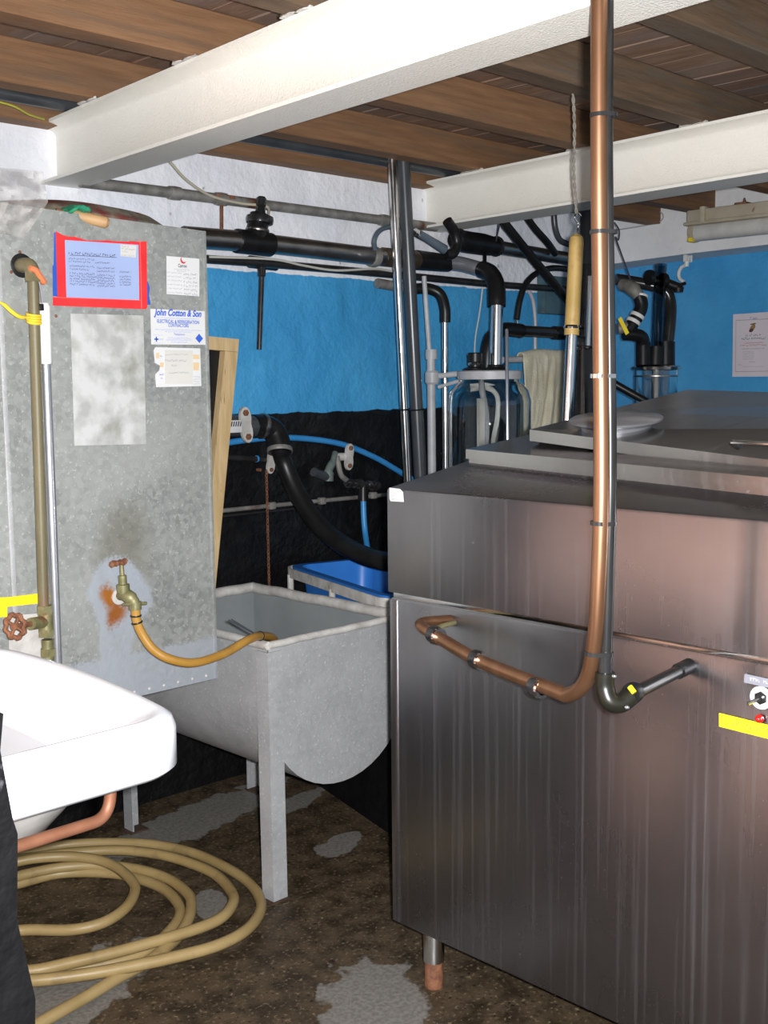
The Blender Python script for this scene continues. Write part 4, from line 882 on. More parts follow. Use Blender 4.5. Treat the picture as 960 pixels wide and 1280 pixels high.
bp_ = [P(262, 558, Y=3.385), P(300, 551, Y=3.385), P(345, 547, Y=3.385), P(390, 549, Y=3.385), P(430, 556, Y=3.385), P(465, 570, Y=3.385), P(492, 585, Y=3.385), P(530, 610, Y=3.385), P(560, 640, Y=3.385)]
tag(MB().tube(spline(bp_, 8), .0118, 14).build('water_pipe', M_BLUEP), 'bright blue plastic water pipe arching along the black wall', 'pipe')
mn = thing('small_bore_pipe', P(300, 572, Y=3.385), 'thin black pipe in a clip below the blue pipe with hanging chain', 'pipe')
MB().tube([P(262, 570, Y=3.385), P(340, 575, Y=3.385)], .011, 10).build('pipe', M_BLACKG, mn)
clip('pipe_clip', P(337.5, 577, Y=3.374), (.18, 0, 1), mn, s=.95)
ring('blue_band', P(321, 573.5, Y=3.385), (1, 0, 0), .0118, .006, M_BLUEP, mn, thick=.0015)
ch = thing('chain', P(334, 730, Y=3.36), 'rusty thin chain hanging down the black wall', 'chain')
c1_, c2_ = P(333, 588, Y=3.355), P(336.5, 735, Y=3.355); nl = 34; mb = MB()
for k in range(nl):
    c = lerp(c1_, c2_, (k + .5) / nl); h_ = (c1_ - c2_).length / nl * .72; lp = []
    for j in range(11):
        an = 2 * PI * j / 10; x_, z_ = .0045 * math.cos(an), h_ * math.sin(an)
        lp.append(c + (Vector((x_, 0, z_)) if k % 2 else Vector((0, x_, z_))))
    mb.tube(lp, .0016, 5)
mb.build('links', M_RUST, ch); MB().lathe([(.006, 0), (.006, .02)], c1_ + Vector((0, .055, 0)), (0, -1, 0), 8).build('wall_hook', M_RUST, ch)
cdt = thing('wall_conduit', P(380, 628, Y=3.40), 'thin grimy conduit clipped across the black wall', 'conduit')
cdl = [P(262, 640, Y=3.398), P(330, 633, Y=3.398), P(400, 626, Y=3.398), P(487, 618, Y=3.398), P(560, 612, Y=3.398)]
MB().tube(cdl, .0085, 10).build('conduit', M_GALVP, cdt); MB().tube([p + Vector((0, -.004, -.02)) for p in cdl[:3]], .005, 8).build('cable', M_BLACKG, cdt)
for px, py in ((339, 632), (402, 626), (466, 619)):
    c = P(px, py, Y=3.398); MB().bbox(c - Vector((.014, .014, .014)), c + Vector((.014, .012, .014)), .004).build('saddle_clip', M_GALVP, cdt)
vt = thing('stop_valve', P(412, 590, Y=3.36), 'grey green plastic stop valve in a clip on the black wall', 'valve')
M_SAGE = mat('sage_plastic', (0.09, 0.12, 0.11), (0.16, 0.19, 0.175), rough=.55, scale=20, c3=(.3, .3, .29), s3=30, t3=(.6, .7))
MB().tube(spline([P(419, 566, Y=3.36), P(416, 577, Y=3.345), P(411, 588, Y=3.335), P(410, 601, Y=3.335)], 4), [.012] * 5 + [.016] * 4 + [.022] * 4, 12).build('body', M_SAGE, vt)
MB().tube([P(410, 597, Y=3.335), P(392, 590, Y=3.32)], .018, 10).build('valve_knob', M_GREYP, vt)
MB().tube(spline([P(421, 570, Y=3.35), P(425, 590, Y=3.35), P(430, 598, Y=3.35), P(440, 603, Y=3.36)], 4), .011, 10).build('tail_pipe', M_GALVP, vt)
MB().tube([P(418, 571, Y=3.36), P(434, 571, Y=3.36)], .016, 12).build('union', M_GALVR, vt)
clip('pipe_clip', P(435, 571, Y=3.35), (.1, 0, 1), vt, s=1.1)
br = thing('branch_fitting', P(456, 690, Y=3.34), 'black compression tee with blue pipe dropping into the tub', 'pipe fitting')
MB().tube([P(432, 603, Y=3.35), P(470, 607, Y=3.35)], .013, 12).build('tee_run', M_BLACKG, br)
for px, r_ in ((436, .021), (444, .019), (449, .021), (461, .017), (466, .021), (471, .019)):
    ring('compression_nut', P(px, 603.5 + (px - 436) * .1, Y=3.35), (1, 0, 0), r_ - .003, .016, M_BLACKG if px not in (461,) else M_DSTEEL, br)
MB().tube([P(454, 606, Y=3.35), P(454, 626, Y=3.35)], [.017, .023], 14).build('drop_nut', M_BLACK, br)
MB().tube(spline([P(454, 622, Y=3.35), P(455, 650, Y=3.34), P(457, 670, Y=3.32), P(460, 690, Y=3.26)], 5), .012, 12).build('drop_pipe', M_BLUEP, br)

# ================================================================== OVERHEAD PIPES ALONG THE WALL
gpz = thing('galvanised_pipe', P(300, 250, Y=3.36), 'grey galvanised pipe with rusty patches high on the white wall', 'pipe')
MB().tube([P(100, 227, Y=3.36), P(215, 241, Y=3.36), P(330, 256, Y=3.36), P(420, 267.5, Y=3.36), P(545, 284, Y=3.36)], .0185, 14).build('pipe', M_GALVP, gpz)
for px, py in ((218, 241.5), (276, 249), (480, 275.5)): ring('coupling', P(px, py, Y=3.36), (1, 0, 0), .020, .045, M_GALVP, gpz)
MB().tube([P(277, 247, Y=3.36), P(277, 292, Y=3.34)], .0065, 8).build('hanger_rod', M_RUST, gpz)
MB().bbox(P(268, 247, Y=3.37) - Vector((.01, .03, .002)), P(285, 247, Y=3.37) + Vector((.01, .03, .004)), .001).build('hanger_plate', M_RUST, gpz)
tag(MB().tube(spline([P(200, 192, Y=3.3), P(213, 203, Y=3.31), P(232, 224, Y=3.32), P(262, 244, Y=3.335), P(300, 254, Y=3.335), P(333, 258, Y=3.30), P(336, 270, Y=3.27)], 6), .0048, 8).build('vacuum_tube', mat('cream_tube', (0.42, 0.38, 0.28), (0.5, 0.46, 0.36), rough=.5)), 'thin cream tube sagging from the beam to the black valve cap', 'tube')
ml = thing('milk_line', P(400, 318, Y=3.24), 'thick stainless milk line with black rubber joints along the wall', 'pipe')
my = 3.25
la = [P(230, 296, Y=my), P(310, 302, Y=my), P(470, 322, Y=my), P(535, 326, Y=my)]
MB().tube(la[:2], .036, 18).build('line_pipe', M_DSTEEL, ml); MB().tube([P(330, 304, Y=my), P(480, 322, Y=my)], .034, 18).build('line_pipe', M_DSTEEL, ml)
MB().tube([P(296, 301, Y=my), P(338, 306, Y=my)], [.042, .042], 18).build('rubber_tee', M_BLACK, ml)
MB().tube([P(318, 302, Y=my), P(323, 279, Y=my), P(325, 268, Y=my)], [.040, .036, .034], 16).build('tee_branch', M_BLACK, ml)
MB().lathe([(.03, -.03), (.033, -.016), (.047, -.012), (.049, 0), (.047, .012), (.02, .018), (.014, .045), (.018, .05), (.018, .075), (.012, .082)], P(325, 275, Y=my), (.12, 0, 1), 22).build('valve_cap', M_BLACKG, ml)
ring('wire_band', P(322, 288, Y=my), (.1, 0, 1), .038, .010, M_DSTEEL, ml)
MB().tube([P(478, 321, Y=my), P(520, 325, Y=my)], .037, 16).build('rusty_joint', mat('brown_stained_steel', (.05, .035, .025), (.14, .10, .075), rough=.45, metal=.6, scale=20), ml)
ring('tee_ring', P(467, 321, Y=my), (1, 0, 0), .036, .03, M_GALVP, ml)
MB().tube([P(520, 325, Y=my), P(560, 329, Y=my)], [.040, .036], 18).build('rubber_coupling', M_BLACK, ml)
ex = spline([P(552, 328, Y=my), P(575, 330, Y=my - .02), P(598, 336, Y=my - .06), P(610, 340, Y=3.12)], 5)
MB().tube(ex, .031, 18).build('line_bend', M_ALU, ml)
dx_ = P(616, 400, Y=2.99)
rb = spline([P(603, 337, Y=3.13), P(613, 342, Y=3.07), P(620, 356, Y=3.01), P(621, 372, Y=2.99), P(621, 383, Y=2.985)], 6)
MB().tube(rb, .036, 18).build('rubber_elbow', M_BLACK, ml)
MB().tube([P(621, 378, Y=2.985), P(619.5, 460, Y=2.985)], .0265, 18).build('drop_pipe', M_CHROME, ml)
sp = MB().tube(spline([P(469, 312, Y=my - .03), P(468, 300, Y=my - .04), P(474, 289, Y=my - .04), P(486, 284, Y=my - .04), P(505, 286, Y=my - .04), P(528, 294, Y=my - .05)], 6), .0095, 10).build('pulse_tube', mat('blue_grey_tube', (.07, .10, .13), (.10, .13, .16), rough=.35), ml)
MB().tube([P(524, 292, Y=3.17), P(556, 312, Y=3.15)], [.015, .019], 12).build('pulse_tube_boot', mat('blue_grey_tube', (.07, .1, .13)), ml)
MB().tube([P(518, 290, Y=3.18), P(533, 298, Y=3.17)], .016, 12).build('chrome_nipple', M_CHROME, ml)
lowp = thing('black_pipe', P(380, 335, Y=3.37), 'slim black pipe under the milk line with a short dropper', 'pipe')
MB().tube([P(230, 322, Y=3.345), P(330, 329, Y=3.345), P(500, 344, Y=3.345), P(600, 354, Y=3.345), P(760, 366, Y=3.345)], .0155, 12).build('pipe', M_BLACKG, lowp)
MB().tube([P(312, 327, Y=3.372), P(345, 331, Y=3.372)], .023, 12).build('tee', M_BLACK, lowp)
MB().tube([P(327, 330, Y=3.36), P(327, 345, Y=3.355), P(327, 346, Y=3.355), P(324, 437, Y=3.355)], [.017, .015, .0105, .0095], 12).build('dropper', M_BLACKG, lowp)
tag(MB().tube(spline([P(262, 321, Y=3.322), P(340, 324, Y=3.322), P(380, 332, Y=3.322), P(420, 338, Y=3.322), P(468, 336, Y=3.322), P(490, 339, Y=3.322)], 6), .0045, 8).build('cable', mat('pale_cable', (.5, .48, .42), (.56, .54, .48), rough=.5)), 'thin pale cable lying on the slim black pipe', 'cable')
# ceiling pipe between joist and wall
tag(MB().tube([(-0.3, 3.235, 2.346), (1.6, 3.235, 2.344), (2.6, 3.235, 2.343), (4.6, 3.24, 2.345)], .023, 14).build('ceiling_pipe', M_GREYP), 'dark grey pipe running under the ceiling by the wall', 'pipe')
tag(MB().tube(spline([P(-20, 123, Y=3.2), P(15, 132, Y=3.2), P(36, 143, Y=3.22), P(55, 149, Y=3.26)], 5), .003, 6).build('earth_wire', mat('green_yellow_wire', (.35, .36, .03), (.45, .45, .05), rough=.5)), 'thin yellow green wire hanging below the ceiling pipe', 'wire')

# leaning pair of pipes
for nm, lb, x0_, x1_, r_, m_, yy in (('steel_pole', 'bright stainless pole leaning from ceiling beside the grey tube', 489.5, 507.5, .0165, M_CHROME, 3.12), ('grey_tube', 'dark grey plastic tube leaning beside the bright stainless pole', 503.5, 523.5, .0255, M_GREYP, 3.13)):
    a_, b2 = P(x0_, 192, Y=yy), P(x1_, 560, Y=yy); k_ = (.0 - a_.z) / (b2.z - a_.z); b3 = lerp(a_, b2, k_)
    tube_ = thing(nm, b3, lb, 'pole' if nm == 'steel_pole' else 'pipe'); a_ = lerp(a_, b2, -.03)
    MB().tube([b3, a_], r_, 16).build('tube', m_, tube_)
    j = P(x0_ + (x1_ - x0_) * .87, 512, Y=yy); ring('joint_ring', j, a_ - b3, r_ + .002, .006, M_BLACK, tube_, thick=.003)
# slim chrome dropper with rubber elbow
dr = thing('dropper_pipe', Vector((P(557, 500, Y=3.2).x, 3.2, 0)), 'slim chrome dropper pipe with a black rubber elbow on top', 'pipe')
d_top, d_b = P(556, 400, Y=3.2), P(557.5, 590, Y=3.2); d_f = Vector((d_b.x, 3.2, 0.0))
MB().tube([d_f, d_top], .0145, 14).build('tube', M_CHROME, dr)
MB().tube(spline([P(518, 361, Y=3.28), P(536, 361, Y=3.25), P(550, 368, Y=3.22), P(556, 385, Y=3.2), P(556.5, 403, Y=3.2)], 6), .0225, 14).build('rubber_elbow', M_BLACK, dr)
MB().tube([P(472, 354, Y=3.30), P(490, 357, Y=3.30), P(520, 361, Y=3.28)], .020, 12).build('side_pipe', M_GALVP, dr)
# grey conduit with clamp arm
gc_ = thing('grey_conduit', Vector((P(540, 480, Y=3.22).x, 3.22, 0)), 'light grey vertical conduit with a clamp holding the glass jar', 'conduit')
g_t, g_b = P(530, 345, Y=3.22), P(540, 590, Y=3.22)
g_x = (P(540, 475, Y=3.22).x)
MB().tube([P(538.5, 440, Y=3.22), g_b, lerp(P(538.5, 440, Y=3.22), g_b, 3.2)], .0175, 14).build('lower_tube', M_LGREY, gc_)
MB().tube([g_t, P(537, 445, Y=3.22)], .010, 12).build('upper_tube', M_LGREY, gc_)
cl_ = P(540, 472, Y=3.22)
MB().lathe([(.024, -.028), (.030, -.02), (.030, .02), (.024, .028)], cl_, (0, 0, 1), 14).build('clamp', M_LGREY, gc_)
MB().lathe([(.024, -.02), (.026, 0), (.024, .02)], P(539, 443, Y=3.22), (0, 0, 1), 14).build('clamp_collar', M_LGREY, gc_)
jc = P(612, 520, d=4.58); jx, jy = jc.x, jc.y; jz = lambda py: P(612, py, d=4.58).z
MB().tube([P(548, 470, Y=3.2), P(575, 467, Y=3.12)], .012, 10).build('clamp_arm', M_LGREY, gc_)
MB().tube([P(548, 484, Y=3.2), P(574, 476, Y=3.11)], .008, 10).build('clamp_arm', M_LGREY, gc_)

# ================================================================== RECEIVER JAR
jar = thing('receiver_jar', (jx, jy, jz(640)), 'large clear glass receiver jar with grey lid ring and black caps', 'jar')
R_ = .165; zl = jz(474)
prof = [(.118, zl), (.120, zl - .012), (.134, zl - .022), (.155, zl - .045), (R_, zl - .085), (R_, jz(640) + .05), (.14, jz(640) + .005), (.02, jz(640)),
        (.02, jz(640) + .006), (.135, jz(640) + .011), (R_ - .006, jz(640) + .055), (R_ - .006, zl - .087), (.150, zl - .049), (.130, zl - .028), (.113, zl - .012), (.112, zl)]
MB().lathe(prof, (jx, jy, 0), (0, 0, 1), 48, True).build('glass_body', M_GLASS, jar, smooth=60)
MB().lathe([(.10, zl - .002), (.128, zl), (.130, zl + .03), (.125, zl + .034), (.02, zl + .036), (.001, zl + .036)], (jx, jy, 0), (0, 0, 1), 36).build('lid_ring', M_LGREY, jar)
zt3 = zl + .036
def toward(px): p = P(px, 465, d=4.58); return (p.x, p.y)
for px, r1, nm in ((594, .030, 'rubber_cap'), (620, .036, 'rubber_boot')):
    x_, y_ = toward(px)
    pr_ = [(r1 + .018, zt3), (r1 + .016, zt3 + .008), (r1 - .004, zt3 + .014), (r1 - .004, zt3 + .030), (r1, zt3 + .034), (r1, zt3 + .066), (r1 - .004, zt3 + .070), (.001, zt3 + .07)] if nm == 'rubber_cap' else [(r1 + .018, zt3), (r1 + .014, zt3 + .008), (r1 - .002, zt3 + .012), (r1 - .004, zt3 + .022), (.02, zt3 + .022)]
    cpb = MB().lathe(pr_, (x_, y_, 0), (0, 0, 1), 24).build(nm, M_BLACK, jar)
    if nm == 'rubber_cap': ring('steel_band', (x_, y_, zt3 + .026), (0, 0, 1), r1 - .003, .010, M_CHROME, jar)
MB().tube(spline([Vector((*toward(600), zt3)), P(603, 490, d=4.56), P(608, 530, d=4.56), P(606, 640, d=4.56)], 5), .012, 10).build('inner_tube', M_LGREY, jar)
MB().tube(spline([P(588, 486, d=4.60), P(608, 484, d=4.60), P(621, 494, d=4.6), P(622, 520, d=4.6), P(616, 556, d=4.6), P(616, 600, d=4.6)], 6), .010, 10).build('inner_bend', M_WHITEP, jar)
MB().bbox(P(599, 580, d=4.5), P(604, 498, d=4.5) + Vector((0, .004, 0))).build('level_scale', M_PAPERC, jar, smooth=0)
rod = tag(MB().tube([P(636, 600, d=4.36), P(634.5, 553, d=4.36), P(633.5, 413, d=4.36), P(633.5, 411, d=4.36)], [.0065, .0065, .0065, .004], 10).build('dip_rod', M_ALU), 'thin steel rod standing upright in front of the glass jar', 'rod')
# jar stand hidden behind the bulk tank
sd_ = thing('jar_stand', (jx, jy, 0), 'steel stand carrying the glass jar behind the milk tank', 'stand')
MB().lathe([(.16, jz(640) - .02), (.16, jz(640) - .001)], (jx, jy, 0), (0, 0, 1), 24).build('tray', M_GALVP, sd_)
for k in range(3):
    an = 2 * PI * k / 3 + .4; MB().tube([(jx + .13 * math.cos(an), jy + .13 * math.sin(an), 0), (jx + .13 * math.cos(an), jy + .13 * math.sin(an), jz(640) - .015)], .012, 8).build('leg', M_GALVP, sd_)
rod.location.z = rod.location.z

# ================================================================== MILK LINE TWO, RUBBER HOSES, WALL PANEL
l2 = thing('vacuum_line', P(650, 312, Y=3.25), 'second stainless line with long black rubber sleeve below the beam', 'pipe')
ly = 3.27
MB().tube(spline([P(568, 297, Y=ly), P(580, 302, Y=ly), P(600, 305, Y=ly), P(618, 308, Y=ly)], 4), [.038, .045, .045, .045, .046, .046, .046, .046, .046, .046, .044, .042, .04], 18).build('rubber_sleeve', M_BLACK, l2)
MB().tube([P(614, 308, Y=ly), P(745, 329, Y=ly)], .030, 18).build('tube', M_DSTEEL, l2)
ring('sleeve_rim', P(620, 308, Y=ly), (1, 0, 0), .041, .016, M_BLACKG, l2)
for px, py in ((625, 262), (629, 262)): MB().tube([P(px, py, Y=ly - .02), P(620, 302, Y=ly - .04)], .0025, 6).build('hanger_wire', M_INK, l2)
MB().tube([P(606, 312, Y=ly), P(606, 328, Y=3.2)], .008, 8).build('stub', M_BLACK, l2)
lp_ = tag(MB().tube(spline([P(559, 276, Y=3.16), P(568, 290, Y=3.16), P(571, 305, Y=3.16), P(566, 317, Y=3.16), P(558, 318, Y=3.17)], 6), .021, 14).build('pulsator_hose', M_BLACK), 'short black hose curling down behind the beam end', 'hose')
tag(MB().tube([P(622, 262, Y=3.05), P(632, 281, Y=3.05), P(668, 326, Y=3.05), P(702, 366, Y=3.05), P(716, 384, Y=3.05)], .019, 14).build('rubber_hose', M_BLACK), 'long straight black hose slanting down below the beam', 'hose')
tag(MB().tube(spline([P(652, 262, Y=3.2), P(668, 285, Y=3.2), P(684, 303, Y=3.2), P(694, 317, Y=3.22)], 5), .016, 14).build('rubber_hose', M_BLACK), 'shorter black hose hanging behind the second stainless line', 'hose')
tag(MB().tube(spline([P(692, 262, Y=3.3), P(694, 285, Y=3.3), P(700, 300, Y=3.3), P(712, 306, Y=3.3)], 5), .014, 12).build('grey_hose', M_GREYP), 'grey tube bending behind the hanging yellow handled tool', 'tube')
tag(MB().tube(spline([P(646, 399, Y=3.1), P(650, 375, Y=3.1), P(658, 354, Y=3.1), P(672, 341, Y=3.1), P(692, 335, Y=3.1), P(716, 339, Y=3.12), P(730, 352, Y=3.15)], 6), .013, 12).build('loop_hose', M_BLACK), 'thin black hose arching up from the black elbow joint', 'hose')
tag(MB().tube(spline([P(660, 362, Y=3.385), P(666, 375, Y=3.385), P(669, 400, Y=3.385), P(669, 430, Y=3.385), P(669, 470, Y=3.385)], 6), .009, 10).build('grey_cable', M_LGREY), 'grey flexible conduit running down the blue wall', 'cable')
pb = P(675, 392, Y=3.40); pt_ = P(706, 347, Y=3.40)
jb = thing('junction_box', pb, 'flat teal grey junction box on the blue wall', 'junction box')
MB().bbox((pb.x, 3.375, pb.z), (pt_.x + .04, 3.43, pt_.z), .003).build('box', M_BOX, jb)
MB().lathe([(.006, 0), (.005, .003)], P(678.5, 389, Y=3.375), (0, -1, 0), 8).build('screw', M_RUST, jb)
tag(MB().tube(spline([P(604, 352, Y=3.38), P(601, 380, Y=3.385), P(598, 400, Y=3.385), P(594, 425, Y=3.385), P(593, 460, Y=3.385)], 5), .0035, 6).build('flex_wire', M_PAPERC), 'thin white wire hanging down the blue wall behind the jar', 'wire')
hbp = thing('rubber_elbow_line', P(680, 415, Y=3.1), 'horizontal black rubber pipe with rounded elbow behind the jar', 'pipe')
yy = 3.12
MB().tube(spline([P(609, 470, Y=yy), P(610, 440, Y=yy), P(616, 420, Y=yy), P(630, 412, Y=yy), P(648, 413, Y=yy)], 6), [.033] * 12 + [.030] * 13, 16).build('elbow', M_BLACK, hbp)
MB().tube([P(644, 413, Y=yy), P(695, 416, Y=yy)], .024, 16).build('pipe', M_BLACKG, hbp); MB().tube([P(692, 416, Y=yy), P(738, 418, Y=yy)], .030, 16).build('sleeve', M_BLACK, hbp)
MB().tube([P(646, 397, Y=yy), P(646, 412, Y=yy)], .006, 8).build('nipple', M_CHROME, hbp); ring('ferrule', P(650, 413.5, Y=yy), (1, 0, 0), .027, .02, M_BLACK, hbp)
# towel on its rail
rl_ = thing('towel_rail', P(660, 449, Y=3.16), 'short grey rail pipe that carries the towel', 'rail')
r0_, r1_ = P(628, 450, Y=3.16), P(735, 446, Y=3.16); MB().tube([r0_, r1_], .014, 12).build('rail', M_LGREY, rl_)
tow = MB(); vv = []; nu, nv = 40, 46
for j in range(nv + 1):
    s_ = j / nv
    for i in range(nu + 1):
        u = i / nu; base = lerp(P(650, 449, Y=3.16), P(705, 447, Y=3.16), u)
        fold = .020 * noise.noise(Vector((u * 4.5 + s_ * .8, s_ * .9, 5))) * min(1, .4 + s_) + .010 * math.sin(u * 11 + s_ * 2.2) * s_ + .004 * noise.noise(Vector((u * 16, s_ * 5, 2)))
        if s_ < .12: a2 = PI * (s_ / .12); q = base + Vector((0, math.cos(a2) * .022, math.sin(a2) * .022 + .004)); q.y -= fold * .4
        else: q = base + Vector((-(.012 if u < .1 else 0), -.022 - abs(fold) * 1.0 - .006, -(s_ - .12) * .52)); q.x += .02 * math.sin(s_ * 4 + u * 3) * s_
        q.z += .010 * math.sin(u * 4 + .4) + .018 * u
        vv.append(q)
tow.add(vv, [(j * (nu + 1) + i, j * (nu + 1) + i + 1, (j + 1) * (nu + 1) + i + 1, (j + 1) * (nu + 1) + i) for j in range(nv) for i in range(nu)])
to = tow.build('towel', M_TOWEL, smooth=70); to.modifiers.new('s', 'SOLIDIFY').thickness = .005
tag(to, 'grubby cream towel draped over a rail behind the jar', 'towel')

# ================================================================== HANGING TOOL WITH YELLOWED GRIP
ty = 2.058
tool = thing('hanging_paddle', P(711, 530, Y=ty), 'stainless rod with yellowed rubber grip hanging from a string', 'tool')
ht, hb_, rb_ = P(721, 293, Y=ty), P(714.5, 419, Y=ty), P(707, 575, Y=ty)
MB().tube([ht, lerp(ht, hb_, .03), lerp(ht, hb_, .08), hb_], [.010, .0195, .0215, .0225], 18).build('grip', M_AMBER, tool)
MB().tube([lerp(ht, hb_, .98), rb_], .0165, 16).build('rod', M_CHROME, tool)
ring('jubilee_clip', P(715.3, 409, Y=ty), ht - hb_, .0225, .010, M_CHROME, tool)
MB().tube([P(722, 410, Y=ty - .022), P(729, 410, Y=ty - .02)], .004, 8).build('clip_screw', M_CHROME, tool)
hk = spline([ht - Vector((0, 0, .01)), P(722, 287, Y=ty), P(724, 281, Y=ty), P(720, 276, Y=ty), P(718.5, 270, Y=ty), P(722, 266.5, Y=ty), P(726, 270, Y=ty)], 5)
MB().tube(hk, .0026, 8).build('wire_hook', M_CHROME, tool)
sg = thing('string', P(718, 268, Y=ty), 'twisted grey string tied from a ceiling joist to the hook', 'string')
sa, sb = Vector((P(716, 119, Y=ty).x, ty, 2.321)), P(720, 268, Y=ty); st_ = []
for ph in (0, PI):
    ln = []
    for k in range(60):
        c = lerp(sa, sb, k / 59); an = k * .75 + ph; ln.append(c + Vector((.0028 * math.cos(an) + .004 * math.sin(k * .12), .0028 * math.sin(an), 0)))
    MB().tube(ln, .0026, 5).build('strand', M_STRING, sg)

# ================================================================== DARK STAND PIPES BEHIND THE COPPER
dk = thing('dark_post', Vector((P(733, 500, Y=2.75).x, 2.75, 0)), 'thick dark pipe standing between the yellow grip and copper pipe', 'post')
yy = 2.75
p_t, p_b = P(735, 235, Y=yy), P(731, 440, Y=yy)
MB().tube([P(735, 228, Y=yy), P(734, 330, Y=yy)], .031, 16).build('upper_pipe', M_GREYP, dk)
MB().tube([P(734, 325, Y=yy), P(732, 440, Y=yy)], .027, 16).build('mid_pipe', M_BLACKG, dk)
pz = P(731, 432, Y=yy); MB().lathe([(.048, 0), (.05, .02), (.046, .03), (.02, .034)], pz, (0, 0, 1), 20).build('collar', M_GREYP, dk)
MB().lathe([(.050, -.46), (.050, -.002)], pz, (0, 0, 1), 20).build('canister', M_BLACKG, dk); ring('steel_band', pz + Vector((0, 0, -.012)), (0, 0, 1), .05, .010, M_CHROME, dk)
lowc = Vector((pz.x, pz.y, 0)); MB().tube([lowc, pz + Vector((0, 0, -.45))], .03, 12).build('foot_pipe', M_BLACK, dk)
MB().tube([P(737.5, 345, Y=2.62), P(735, 432, Y=2.62)], .010, 12).build('side_tube', M_CHROME, dk)
MB().tube([P(717, 384, Y=2.98), P(733, 386, Y=yy)], .02, 12).build('hose_tail', M_BLACK, dk)

# ================================================================== SECOND JAR GROUP BY THE CORNER
jd = 5.35
j2 = P(820, 470, d=jd); j2x, j2y = j2.x, j2.y; Z2 = lambda py: P(820, py, d=jd).z
def at2(px, py, dd_=0): return P(px, py, d=jd + dd_)
jar2 = thing('sanitary_trap_jar', (j2x, j2y, Z2(560)), 'smaller clear glass jar with chrome rim under black tubes', 'jar')
zl2 = Z2(462); R2 = .098
MB().lathe([(R2, zl2), (R2, Z2(560) + .02), (.08, Z2(560)), (.02, Z2(560)), (.02, Z2(560) + .006), (.078, Z2(560) + .006), (R2 - .005, Z2(560) + .024), (R2 - .005, zl2)], (j2x, j2y, 0), (0, 0, 1), 36, True).build('glass_body', M_GLASS, jar2, smooth=60)
MB().lathe([(.09, zl2 - .004), (R2 + .012, zl2), (R2 + .014, zl2 + .012), (R2 + .006, zl2 + .018), (.001, zl2 + .018)], (j2x, j2y, 0), (0, 0, 1), 36).build('chrome_rim', M_CHROME, jar2)
ring('glass_band', (j2x, j2y, Z2(470)), (0, 0, 1), R2, .008, M_DSTEEL, jar2, thick=.003)
MB().tube([Vector((j2x, j2y, zl2 + .01)), Vector((j2x, j2y, Z2(560) + .05))], .020, 12).build('inner_tube', M_DSTEEL, jar2)
bk_ = MB().lathe([(.10, Z2(560) - .03), (.10, Z2(560) - .001)], (j2x, j2y, 0), (0, 0, 1), 24).build('bracket_tray', M_GALVP, jar2)
MB().bbox((j2x - .02, j2y, Z2(560) - .028), (j2x + .02, WY, Z2(560) - .004)).build('wall_bracket', M_GALVP, jar2)
zc = zl2 + .018
MB().tube([at2(804, 457, -.05), at2(804, 428, -.05)], .034, 16).build('rubber_socket', M_BLACK, jar2); MB().tube([at2(832, 457, .02), at2(832, 428, .02)], .044, 16).build('rubber_socket', M_BLACK, jar2); MB().tube([at2(819, 457), at2(820, 434)], .040, 16).build('rubber_socket', M_BLACK, jar2)
ct = thing('clear_riser', at2(820, 457), 'clear tube rising from the small jar to the lintel', 'tube')
MB().lathe([(.029, 0), (.029, Z2(330) - Z2(440)), (.026, Z2(330) - Z2(440)), (.026, 0)], at2(821.5, 440), (at2(826, 330) - at2(821.5, 440)).normalized(), 20, True).build('tube', M_SMOKE, ct)
bt = thing('black_bend', at2(838, 380), 'black tube bending down into the small corner jar', 'tube')
MB().tube(spline([at2(770, 349, .05), at2(790, 352, .05), at2(815, 357, .04), at2(832, 364, .03), at2(838, 378, .03), at2(838, 400, .02), at2(835, 430, .02)], 6), .027, 16).build('tube', M_BLACKG, bt)
MB().tube([at2(812, 349), at2(836, 354)], [.02, .02], 12).build('clamp_bar', M_BLACK, bt)
for px, py in ((812, 347), (829, 351)): MB().lathe([(.035, -.012), (.037, 0), (.035, .012)], at2(px, py), (1, -.4, 0), 14).build('clamp_flange', M_BLACK, bt)
MB().tube([at2(834, 354), at2(850, 360)], .022, 12).build('end_stub', M_BLACK, bt); MB().lathe([(.022, -.02), (.026, 0), (.012, .02)], at2(848, 360), (0, 0, 1), 14).build('knob', M_BLACK, bt)
MB().tube([at2(848, 357), at2(857, 354)], .008, 8).build('lever', M_BLACK, bt)
vb = thing('butterfly_valve', at2(790, 400), 'black hose with pale bands and yellow lever valve by the corner', 'valve')
MB().tube(spline([at2(779, 356, -.02), at2(786, 358, -.06), at2(793, 363, -.1), at2(798, 370, -.1)], 4), [.03] * 4 + [.033] * 5 + [.028] * 4, 14).build('grey_elbow', mat('grimy_plastic', (.14, .13, .11), (.23, .22, .19), rough=.6, scale=20), vb)
MB().tube(spline([at2(799, 370, -.1), at2(802, 382, -.1), at2(797, 395, -.1), at2(785, 413, -.1)], 6), .030, 16).build('hose', M_BLACK, vb)
for px, py in ((796.5, 395), (791.5, 402)): ring('pale_band', at2(px, py, -.1), at2(797, 390) - at2(786, 410), .031, .016, M_WHITEP, vb)
ring('top_band', at2(801.5, 370, -.1), (0.3, 0, 1), .029, .010, M_WHITEP, vb)
MB().tube([at2(772, 411, -.1), at2(790, 408, -.1)], .026, 14).build('valve_body', M_GALVP, vb)
q0_, q1_ = at2(772, 399, -.15), at2(782, 419, -.15); mb = MB(); sdv = (at2(776, 396, -.15) - q0_); mb.prism([q0_, q1_, q1_ + sdv, q0_ + sdv], (-.006, -.006, 0)); lab(mb.build('yellow_lever', M_YEL, vb, smooth=0), 'yellow lever handle')
